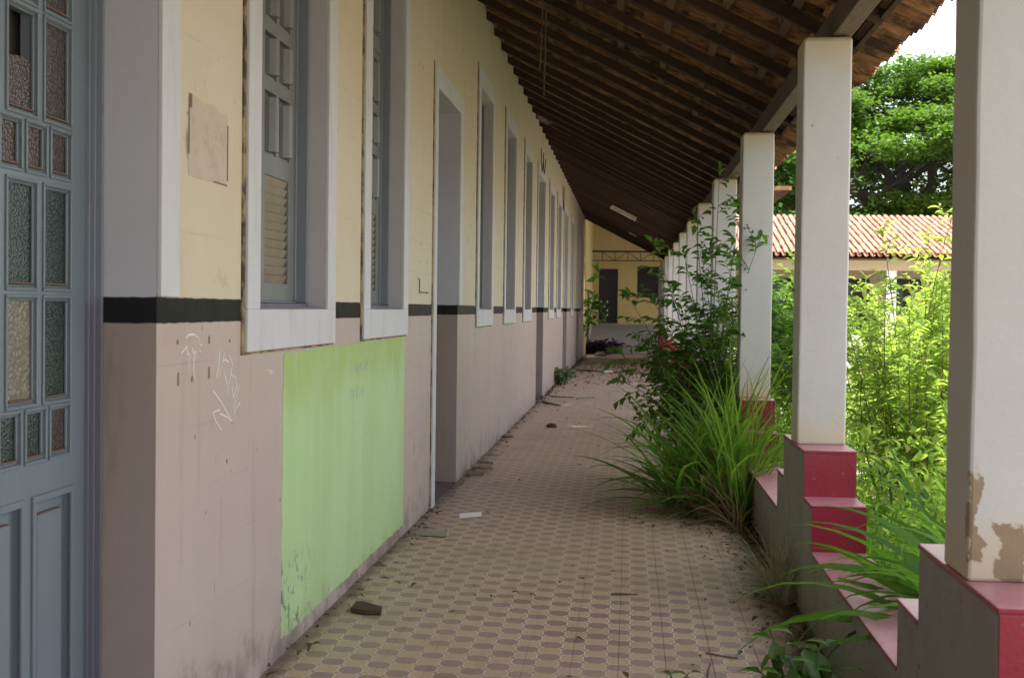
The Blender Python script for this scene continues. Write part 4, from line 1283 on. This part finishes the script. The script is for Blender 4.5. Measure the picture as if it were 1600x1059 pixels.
def blades(n, root_fn, len_r, wid_r, el_r, droop_r, az_fn, seg=7):
    """grass blades as tapering folded ribbons"""
    roots = np.array([root_fn() for _ in range(n)])
    L = rng.uniform(*len_r, n); Wd = rng.uniform(*wid_r, n)
    el = rng.uniform(*el_r, n); dr = rng.uniform(*droop_r, n)
    az = np.array([az_fn() for _ in range(n)])
    tw = rng.normal(0, 0.35, n)
    pts = np.zeros((n, seg + 1, 3)); pts[:, 0] = roots
    e = el.copy()
    dz = rng.normal(0, 0.11, n)
    for i in range(seg):
        a_ = az + dz * i + rng.normal(0, 0.09, n)
        d = np.stack([np.cos(e) * np.sin(a_), np.cos(e) * np.cos(a_), np.sin(e)], 1)
        pts[:, i + 1] = pts[:, i] + d * (L / seg)[:, None]
        e = e - dr / seg * (0.4 + 1.2 * i / seg)
        e = np.maximum(e, -1.25)
    s0 = np.stack([np.cos(az + tw), -np.sin(az + tw), np.zeros(n)], 1)
    d0 = unit(pts[:, seg // 2] - pts[:, 0])
    ro = rng.normal(0, 0.75, n)[:, None]
    sx = unit(s0 * np.cos(ro) + np.cross(s0, d0) * np.sin(ro))
    t = np.linspace(0, 1, seg + 1)
    wprof = np.minimum(1, 0.45 + 2.2 * t) * (1 - t ** 2.2)
    wprof[-1] = 0.03
    off = sx[:, None, :] * (Wd[:, None] * wprof[None])[:, :, None] / 2
    fold = np.zeros_like(off); fold[:, :, 2] = (Wd[:, None] * wprof[None]) * 0.22
    V = np.stack([pts - off + fold, pts, pts + off + fold], 2)
    V[:, :, :, 2] = np.maximum(V[:, :, :, 2], -0.11)
    per = (seg + 1) * 3
    F = []
    for i in range(seg):
        for j in range(2):
            F.append((i * 3 + j, i * 3 + j + 1, (i + 1) * 3 + j + 1, (i + 1) * 3 + j))
    F = (np.array(F)[None] + (np.arange(n) * per)[:, None, None]).reshape(-1, 4)
    return V.reshape(-1, 3), F
def clump(name, base, parts_, label, cat, group=None):
    root = thing(name, base, label, cat, group)
    for nm, (V, F), mat, floor_z in parts_:
        V = V.copy()
        V[:, 2] = np.maximum(V[:, 2], floor_z)
        props(place(nm, arr_mesh(nm, V - np.array(base), F, mat), root), kind='stuff')
    return root
def disc(cx, cy, rx, ry, z=0.0):
    def f():
        a, q = rng.uniform(0, 2 * math.pi), math.sqrt(rng.uniform(0, 1))
        return (cx + rx * q * math.cos(a), cy + ry * q * math.sin(a), z)
    return f
full = lambda: rng.uniform(0, 2 * math.pi)
west = lambda: rng.normal(-1.5, 0.75)
clump('grass_clump', (0.58, 9.6, 0), [
    ('blades', blades(330, disc(0.62, 9.75, 0.30, 0.38), (0.45, 1.25), (0.018, 0.036), (0.8, 1.5), (0.6, 2.4), full, 9), M['grass'], 0.004),
    ('arching_blades', blades(60, disc(0.55, 9.6, 0.22, 0.22), (0.5, 1.05), (0.028, 0.044), (0.35, 1.15), (0.7, 1.9), west, 9), M['lush'], 0.004),
    ('dry_blades', blades(520, disc(0.58, 9.55, 0.34, 0.28), (0.25, 0.85), (0.005, 0.012), (0.0, 1.15), (0.7, 2.6), full), M['straw'], 0.004)],
    'tall tuft of arching green grass with dry straw at its foot on the floor', 'grass')
clump('grass_clump', (0.80, 9.2, 0), [
    ('blades', blades(170, disc(0.80, 9.5, 0.06, 0.6), (0.6, 1.4), (0.016, 0.030), (1.0, 1.55), (0.2, 1.5), full, 9), M['grass'], 0.004),
    ('dry_blades', blades(90, disc(0.76, 9.1, 0.08, 0.4), (0.3, 0.8), (0.005, 0.010), (0.4, 1.4), (0.5, 2.0), full), M['straw'], 0.004)],
    'upright yellow-green grass standing against the parapet left of the second pillar', 'grass')
clump('broad_grass', (1.5, 4.9, -0.1), [
    ('blades', blades(80, disc(1.50, 5.0, 0.16, 0.45, 0.0), (0.7, 1.2), (0.050, 0.080), (0.75, 1.35), (1.0, 2.3), lambda: rng.normal(-1.3, 0.55), 10), M['lush'], -0.11),
    ('tall_blades', blades(26, disc(1.62, 5.6, 0.16, 0.5, 0.0), (0.9, 1.35), (0.028, 0.046), (1.15, 1.5), (0.3, 1.4), lambda: rng.normal(-0.9, 0.8), 10), M['lush'], -0.11),
    ('dry_blades', blades(45, disc(1.42, 5.0, 0.16, 0.4, 0.0), (0.6, 1.0), (0.006, 0.012), (0.5, 1.1), (1.2, 2.4), lambda: rng.normal(-1.4, 0.5), 10), M['straw'], -0.11)],
    'broad-bladed grass drooping over the red parapet cap between the two nearest pillars', 'grass')
clump('seed_weed', (0.80, 6.75, 0), [
    ('strands', blades(300, disc(0.81, 6.8, 0.04, 0.22), (0.15, 0.50), (0.004, 0.007), (0.3, 1.5), (0.1, 1.6), full, 6), M['hair'], 0.003),
    ('dry_blades', blades(60, disc(0.80, 6.8, 0.06, 0.3), (0.15, 0.4), (0.003, 0.006), (0.0, 0.7), (0.5, 2), full, 5), M['straw'], 0.003)],
    'wispy pale dry weed against the grey parapet below the second pillar', 'weed')
# garden undergrowth, uncountable
def garden_root():
    y = 5.6 + 22 * rng.uniform(0, 1) ** 1.5
    return (1.22 + (0.1 + 0.30 * y) * rng.uniform(0, 1) ** 1.2, y, -0.12)
V, F = blades(6500, garden_root, (0.25, 0.75), (0.012, 0.028), (0.8, 1.5), (0.4, 1.8), full, 5)
props(place('undergrowth', arr_mesh('undergrowth', V, F, M['grass']), None), 'rough green grass and weeds covering the garden beyond the parapet', 'grass', kind='stuff')
n = 12000
P = np.array([garden_root() for _ in range(n)]); P[:, 2] = -0.1 + rng.uniform(0, 1, n) ** 1.2 * 0.95
D = unit(rng.normal(0, 1, (n, 3)) + np.array([0, 0, 0.15]))
sz = rng.uniform(0.04, 0.085, n)
props(place('weed_leaves', leaves_mesh('weed_leaves', P, D, sz, sz * 0.5, M['bright'], (0, 0, 0)), None), 'mixed low leafy weeds among the garden grass', 'weeds', kind='stuff')

bush('garden_shrub', (2.3, 10.6, -0.1), upright(2.3, 10.6, 0.45, 1.35, 22), 0.08, 0.027, M['bright'], 'waist-high bright shrub between the two tall yellow-green garden shrubs', 'shrub', GB, twigs=12, per=8, twig_len=0.24, droop=0.2)
# drooping plants close to the camera at the foot of the picture
def small_plant(base, tops, label, l=0.105, w=0.058):
    root = thing('broadleaf_plant', base, label, 'plant', 'small broadleaf plants on the near floor')
    mb = MB()
    mes = [one_leaf('leaf', l * s, w * s, M['shrub' if k == 2 else 'midleaf']) for k, s in enumerate((0.8, 1.0, 1.15))]
    for (x, y, z) in tops:
        pl = curve_pts(base, (x, y, z), (0, 0, 0.08), 8)
        mb.tube(pl, [0.005 - 0.0004 * i for i in range(8)], 5)
        for q in range(9):
            a = q * 2.4 + rng.uniform(-0.4, 0.4)
            t_ = 1.0 - 0.05 * q
            p = pl[int(t_ * 7)]
            el = rng.uniform(-1.25, -0.2) if q > 1 else 0.1
            dv = np.array([math.cos(a) * math.cos(el), math.sin(a) * math.cos(el), math.sin(el)])
            X, Y, Z = frames(dv[None], np.array([[0, 0, 1.0]]))
            X, Y, Z = X[0], Y[0], Z[0]
            place('leaf', mes[q % 3], root, matrix=Matrix(((X[0], Y[0], Z[0], p[0]), (X[1], Y[1], Z[1], p[1]), (X[2], Y[2], Z[2], p[2]), (0, 0, 0, 1))))
    mb.build('stem', M['stem'], root, smooth=True)
small_plant((0.60, 4.55, 0), [(0.51, 4.60, 0.37), (0.57, 4.5, 0.29), (0.64, 4.62, 0.33), (0.71, 4.7, 0.30), (0.46, 4.5, 0.25), (0.68, 4.45, 0.22), (0.76, 4.6, 0.24)],
            'dark green plant with drooping broad leaves at the lower right, beside the parapet')
small_plant((0.18, 4.6, 0), [(0.16, 4.6, 0.20), (0.23, 4.65, 0.19), (0.11, 4.55, 0.17)], 'small leafy plant peeping in at the bottom edge in mid floor', 0.07, 0.03)
bush('wall_weed', (-1.40, 25.3, 0), upright(-1.36, 25.2, 0.22, 0.32, 14, 0.2, 0.0), 0.09, 0.05, M['dusty'], 'dusty pale green weed sprouting at the wall foot past the third door', 'weed', twigs=5, per=5, twig_len=0.13, start=0.1)
bush('wall_fern', (-1.42, 40.6, 0), [curve_pts((-1.42, 40.6, 0.6), (-1.28 + 0.12 * k, 40.4, z), (0.1, 0, 0.3), 8) for k, z in enumerate((1.1, 1.9, 2.7, 1.5))], 0.34, 0.16, M['shrub'],
     'large-leaved plant hanging from the far end of the pink wall', 'plant', twigs=3, per=4, twig_len=0.35, stem_r=0.012)
bush('purple_plant', (-0.95, 43.3, 0.0), upright(-0.95, 43.5, 0.6, 0.30, 26, 0.3, 0.0), 0.2, 0.07, M['purple'], 'low dark purple-leaved plant at the far end of the floor', 'plant', twigs=5, per=6, twig_len=0.3, start=0.15)

# ------------------------------------------------------------------ trees
def tree(name, base, trunk_top, limbs, pads, leaf, nleaf, mat, label, r=0.8):
    root = thing(name, base, label, 'tree', 'trees behind the tiled house')
    mb = MB()
    tp = curve_pts(base, trunk_top, (0.25, 0, 0), 8)
    mb.tube(tp, [r * (1.25 - 0.4 * i / 7) for i in range(8)], 9)
    mb.build('trunk', M['bark'], root, smooth=True)
    for (tx, ty, tz, rr) in limbs:
        lb = MB()
        pl = curve_pts(trunk_top, (tx, ty, tz), ((tx - trunk_top[0]) * 0.12, 0, -0.13 * abs(tx - trunk_top[0])), 10)
        pl[1:-1] += rng.normal(0, 0.13, (8, 3))
        lb.tube(pl, [rr * (1 - 0.8 * i / 9) for i in range(10)], 7)
        for q in range(5):
            i = 3 + q
            e = pl[i] + np.array([rng.normal(0, 1.4), rng.normal(0, 1.2), rng.uniform(0.8, 2.6)])
            lb.tube(curve_pts(pl[i], e, (0, 0, -0.2), 6), [rr * 0.32 * (1 - 0.8 * j / 5) for j in range(6)], 5)
        lb.build('limb', M['bark'], root, smooth=True)
    P, U = [], []
    for (cx, cy, cz, rx, ry, rz) in pads:
        m_ = int(nleaf * rx * ry)
        # sub-clusters inside each pad give an uneven, tufted outline
        k = max(6, int(rx * ry * 5))
        a, q = rng.uniform(0, 2 * math.pi, k), np.sqrt(rng.uniform(0, 1, k))
        cc = np.stack([cx + rx * q * np.cos(a), cy + ry * q * np.sin(a), cz + rz * (1 - q ** 2) * rng.uniform(-0.2, 1, k)], 1)
        w = rng.integers(0, k, m_)
        p = cc[w] + rng.normal(0, 1, (m_, 3)) * np.array([0.42, 0.40, 0.17])
        P.append(p)
    P = np.concatenate(P)
    n = len(P)
    D = unit(rng.normal(0, 1, (n, 3)) * np.array([1, 1, 0.35]))
    up = unit(np.array([0, 0, 1.0]) + rng.normal(0, 0.4, (n, 3)))
    x, y, z = frames(D, up)
    s = rng.uniform(0.6, 1.3, n)[:, None] * leaf
    V = np.stack([P - y * s * 0.5, P + x * s * 0.36, P + y * s * 0.5, P - x * s * 0.36], 1).reshape(-1, 3)
    F = np.arange(n * 4).reshape(-1, 4)
    props(place('crown', arr_mesh('crown', V - np.array(base), F, mat), root), kind='stuff')
    return root
pads = []
for i in range(150):
    # umbrella dome: upper shell plus hanging lower shelves
    a = rng.uniform(0, 2 * math.pi)
    q = math.sqrt(rng.uniform(0.0, 1))
    X, Y = 13.2 + 9.5 * q * math.cos(a), 61 + 6.5 * q * math.sin(a)
    z = 12.9 - 4.2 * q ** 2.2 - (rng.uniform(0, 1) ** 1.6) * 2.0
    pads.append((X, Y, z, rng.uniform(1.0, 2.0), rng.uniform(0.9, 1.7), rng.uniform(0.35, 0.8)))
for i in range(44):
    X, Y = rng.uniform(5.5, 20), rng.uniform(56, 66)
    pads.append((X, Y, rng.uniform(5.0, 8.6), rng.uniform(0.9, 1.8), rng.uniform(0.8, 1.4), rng.uniform(0.25, 0.5)))
for i in range(50):
    pads.append((rng.uniform(4, 22), rng.uniform(62, 70), rng.uniform(3.6, 6.0), rng.uniform(1.2, 2.0), 1.3, 0.9))
tree('rain_tree', (13.0, 60.5, -0.12), (12.9, 60.5, 5.6),
     [(9.0, 58.5, 8.4, 0.40), (10.6, 61, 11.0, 0.36), (14.6, 60, 11.4, 0.36), (17.5, 61, 9.4, 0.44), (19.5, 59.5, 8.2, 0.4), (12.4, 63, 11.2, 0.34), (9.8, 59, 7.0, 0.32), (15.8, 58, 8.0, 0.34)],
     pads, 0.21, 560, M['crown'], 'huge spreading umbrella-crowned tree with dark bare limbs behind the tiled house', 0.55)
pads = [(rng.uniform(3.6, 7.0), rng.uniform(47, 52), rng.uniform(4.2, 8.2), rng.uniform(0.7, 1.4), rng.uniform(0.7, 1.2), 0.5) for _ in range(34)]
tree('garden_tree', (6.25, 50, -0.12), (6.2, 50, 6.0), [(5.2, 49.5, 8.4, 0.22), (7.0, 50, 8.8, 0.2), (6.0, 51, 9.0, 0.2), (4.4, 50, 7.4, 0.16)],
     pads, 0.20, 600, M['crown2'], 'smaller tree with dark upright trunk seen through the narrow gap beside the second pillar', 0.26)
# ------------------------------------------------------------------ litter on the floor
def rock(name, loc, s, mat, label, cat, seed=1, flat=0.5, group=None):
    r_ = random.Random(seed)
    mb = MB()
    n = 7
    V, F = [], []
    rings = ((0.0, 0.9), (0.5, 1.05), (1.0, 0.55))
    jit = [r_.uniform(0.75, 1.2) for _ in range(n)]
    for (h, k) in rings:
        for i in range(n):
            t = 2 * math.pi * i / n
            q = k * jit[i] * r_.uniform(0.92, 1.08)
            V.append((math.cos(t) * q * s[0], math.sin(t) * q * s[1], (h + r_.uniform(-0.12, 0.12) * (h > 0)) * s[2] + 0.001))
    for r in range(2):
        for i in range(n):
            F.append((r * n + i, r * n + (i + 1) % n, (r + 1) * n + (i + 1) % n, (r + 1) * n + i))
    F += [tuple(range(n - 1, -1, -1)), tuple(2 * n + i for i in range(n))]
    mb.add([(loc[0] + p[0], loc[1] + p[1], loc[2] + p[2]) for p in V], F)
    return props(mb.build(name, mat, origin=loc), label, cat, group)
def stick(name, p, q, r, mat, label, cat, group=None, bend=0.0):
    mb = MB()
    P, Q = Vector(p), Vector(q)
    k = 6
    pts = [P.lerp(Q, i / (k - 1)) + Vector((random.uniform(-1, 1), random.uniform(-1, 1), 0)) * bend * (0 < i < k - 1) for i in range(k)]
    mb.tube(pts, [r * (1 - 0.4 * i / (k - 1)) for i in range(k)], 6)
    return props(mb.build(name, mat, origin=p), label, cat, group)
ZF = 0.0015
mb = MB()
sh = [(-1.35, 6.28), (-1.315, 6.30), (-1.20, 6.20), (-1.185, 6.11), (-1.26, 6.10), (-1.345, 6.14)]
mb.prism(sh, 'z', ZF, 0.026)
o = mb.build('clay_shard', M['brownshard'], origin=(-1.27, 6.2, 0), bevel=0.006)
props(o, 'dark brown broken shard lying on the floor in front of the green patch', 'shard')
mb = MB().mbox(Matrix.Translation((-1.275, 8.30, 0.018)) @ Matrix.Rotation(-0.12, 4, 'Z'), 0.105, 0.032, 0.014)
mb.mbox(Matrix.Translation((-1.18, 8.33, 0.038)) @ Matrix.Rotation(-0.12, 4, 'Z'), 0.012, 0.028, 0.008)
props(mb.build('wood_strip', M['oldwood'], origin=(-1.275, 8.3, 0), bevel=0.002), 'short pale grey wooden strip on the floor near the green patch', 'wood strip')
mb = MB()
pp = [(-1.22, 9.22), (-1.06, 9.26), (-1.04, 9.08), (-1.19, 9.02)]
mb.add([(x, y, 0.004 + 0.012 * (i == 1) + 0.006 * (i == 2)) for i, (x, y) in enumerate(pp)] + [(x, y, ZF + 0.001 + 0.012 * (i == 1) + 0.006 * (i == 2)) for i, (x, y) in enumerate(pp)],
       [(0, 3, 2, 1), (4, 5, 6, 7)] + [(i, (i + 1) % 4, 4 + (i + 1) % 4, 4 + i) for i in range(4)])
props(mb.build('paper', M['paper'], origin=(-1.13, 9.14, 0)), 'white scrap of paper lying flat on the tiled floor', 'paper')
heap = thing('board_heap', (-1.36, 11.6, 0), 'heap of broken boards against the wall just past the second door', 'boards')
for (x, y, z, a, l, w) in ((-1.37, 11.35, 0.02, 0.15, 0.10, 0.03), (-1.34, 11.95, 0.05, 0.0, 0.09, 0.035), (-1.33, 11.65, 0.035, 0.5, 0.11, 0.05), (-1.39, 11.6, 0.06, 1.3, 0.12, 0.012), (-1.30, 11.6, 0.055, 1.1, 0.12, 0.01)):
    MB().mbox(Matrix.Translation((x, y, z)) @ Matrix.Rotation(a, 4, 'Z') @ Matrix.Rotation(0.1, 4, 'Y'), l * 0.8, w * 0.7, 0.011).build('board', M['rubble'], heap)
rock('clod', (-0.97, 16.15, 0), (0.075, 0.05, 0.05), M['brownshard'], 'dark dirt clod alone on the middle of the floor', 'clod', 3)
rock('brick', (-0.92, 40.9, 0), (0.20, 0.12, 0.14), M['rubble'], 'lone brown brick lump near the far end of the floor', 'brick', 5)
rock('stone_chip', (-1.40, 14.8, 0), (0.08, 0.05, 0.03), M['rubble'], 'small reddish rubble chip at the wall foot before the third window', 'rubble', 8)
rock('plaster_flake', (-1.36, 12.95, 0), (0.07, 0.035, 0.012), M['oldwood'], 'pale plaster flake on the floor beside the wall under the third window', 'flake', 9)
stick('stick', (-1.36, 20.3, 0.02), (-1.05, 19.6, 0.02), 0.02, M['twig'], 'thick dark stick at the wall before the third door', 'stick', bend=0.02)
stick('stick', (-1.30, 21.6, 0.02), (-0.92, 21.5, 0.02), 0.012, M['twig'], 'thin stick on the floor by the third door reveal', 'stick', bend=0.02)
stick('stick', (-0.86, 21.2, 0.02), (-0.60, 21.6, 0.03), 0.015, M['oldwood'], 'pale stick lying in mid floor past the third door', 'stick', bend=0.01)
stick('stick', (-0.35, 30.0, 0.03), (0.16, 31.5, 0.05), 0.03, M['twig'], 'long dark branch lying across the far floor', 'stick', bend=0.06)
stick('stick', (-1.35, 31.0, 0.03), (-0.62, 30.6, 0.03), 0.035, M['twig'], 'thick branch by the wall among far debris', 'stick', bend=0.05)
stick('stick', (-0.62, 30.3, 0.03), (-0.42, 30.6, 0.03), 0.03, M['white'], 'short white stick among the far debris', 'stick', bend=0.02)
stick('stick', (0.30, 4.95, 0.008), (0.36, 5.45, 0.006), 0.0045, M['twig'], 'thin dark twig near the bottom of the floor', 'stick', bend=0.004)
stick('stick', (0.62, 5.35, 0.012), (0.74, 5.05, 0.012), 0.012, M['twig'], 'brown twig beside the drooping broadleaf plant', 'stick', bend=0.012)
stick('stick', (0.35, 5.62, 0.006), (0.48, 5.55, 0.006), 0.005, M['twig'], 'tiny twig on the near floor right of centre', 'stick', bend=0.006)
stick('stick', (-0.08, 6.72, 0.006), (0.06, 6.74, 0.006), 0.006, M['twig'], 'tiny dark twig in the centre of the near floor', 'stick', bend=0.006)
stick('dry_stalk', (0.40, 8.95, 0.02), (0.64, 9.15, 0.03), 0.011, M['straw'], 'pale dry stalk at the front of the tall tuft of grass', 'stalk', bend=0.01)
# dead leaves and crumbs
n = 3600
P = np.zeros((n, 3))
for i in range(n):
    t = rng.uniform(0, 1)
    if t < 0.30:
        P[i] = (0.86 - abs(rng.normal(0, 0.13)), rng.uniform(5.0, 12), 0.004)
    elif t < 0.55:
        P[i] = (WX + 0.01 + abs(rng.normal(0, 0.06)), rng.uniform(5, 40), 0.004)
    elif t < 0.78:
        P[i] = (rng.uniform(-1.4, 0.8), rng.normal(30.5, 2.5), 0.004)
    elif t < 0.9:
        P[i] = (rng.normal(0.62, 0.25), rng.normal(9.2, 0.35), 0.004)
    else:
        P[i] = (rng.uniform(-1.4, 0.85), rng.uniform(5, 38), 0.004)
P[:, 0] = np.clip(P[:, 0], WX + 0.01, 0.86)
D = unit(rng.normal(0, 1, (n, 3)) * np.array([1, 1, 0.12]))
sz = rng.uniform(0.10, 1, n) ** 2.2 * 0.055 + 0.007
sz *= 1 + (P[:, 1] > 20) * 0.8
up = unit(np.array([0, 0, 1.0]) + rng.normal(0, 0.15, (n, 3)))
P[:, 2] += sz * 0.25
props(place('leaf_litter', leaves_mesh('leaf_litter', P, D, sz, sz * 0.5, M['litter'], (0, 0, 0), up), None), 'scattered dead leaves and crumbs along the floor edges', 'leaf litter', kind='stuff')
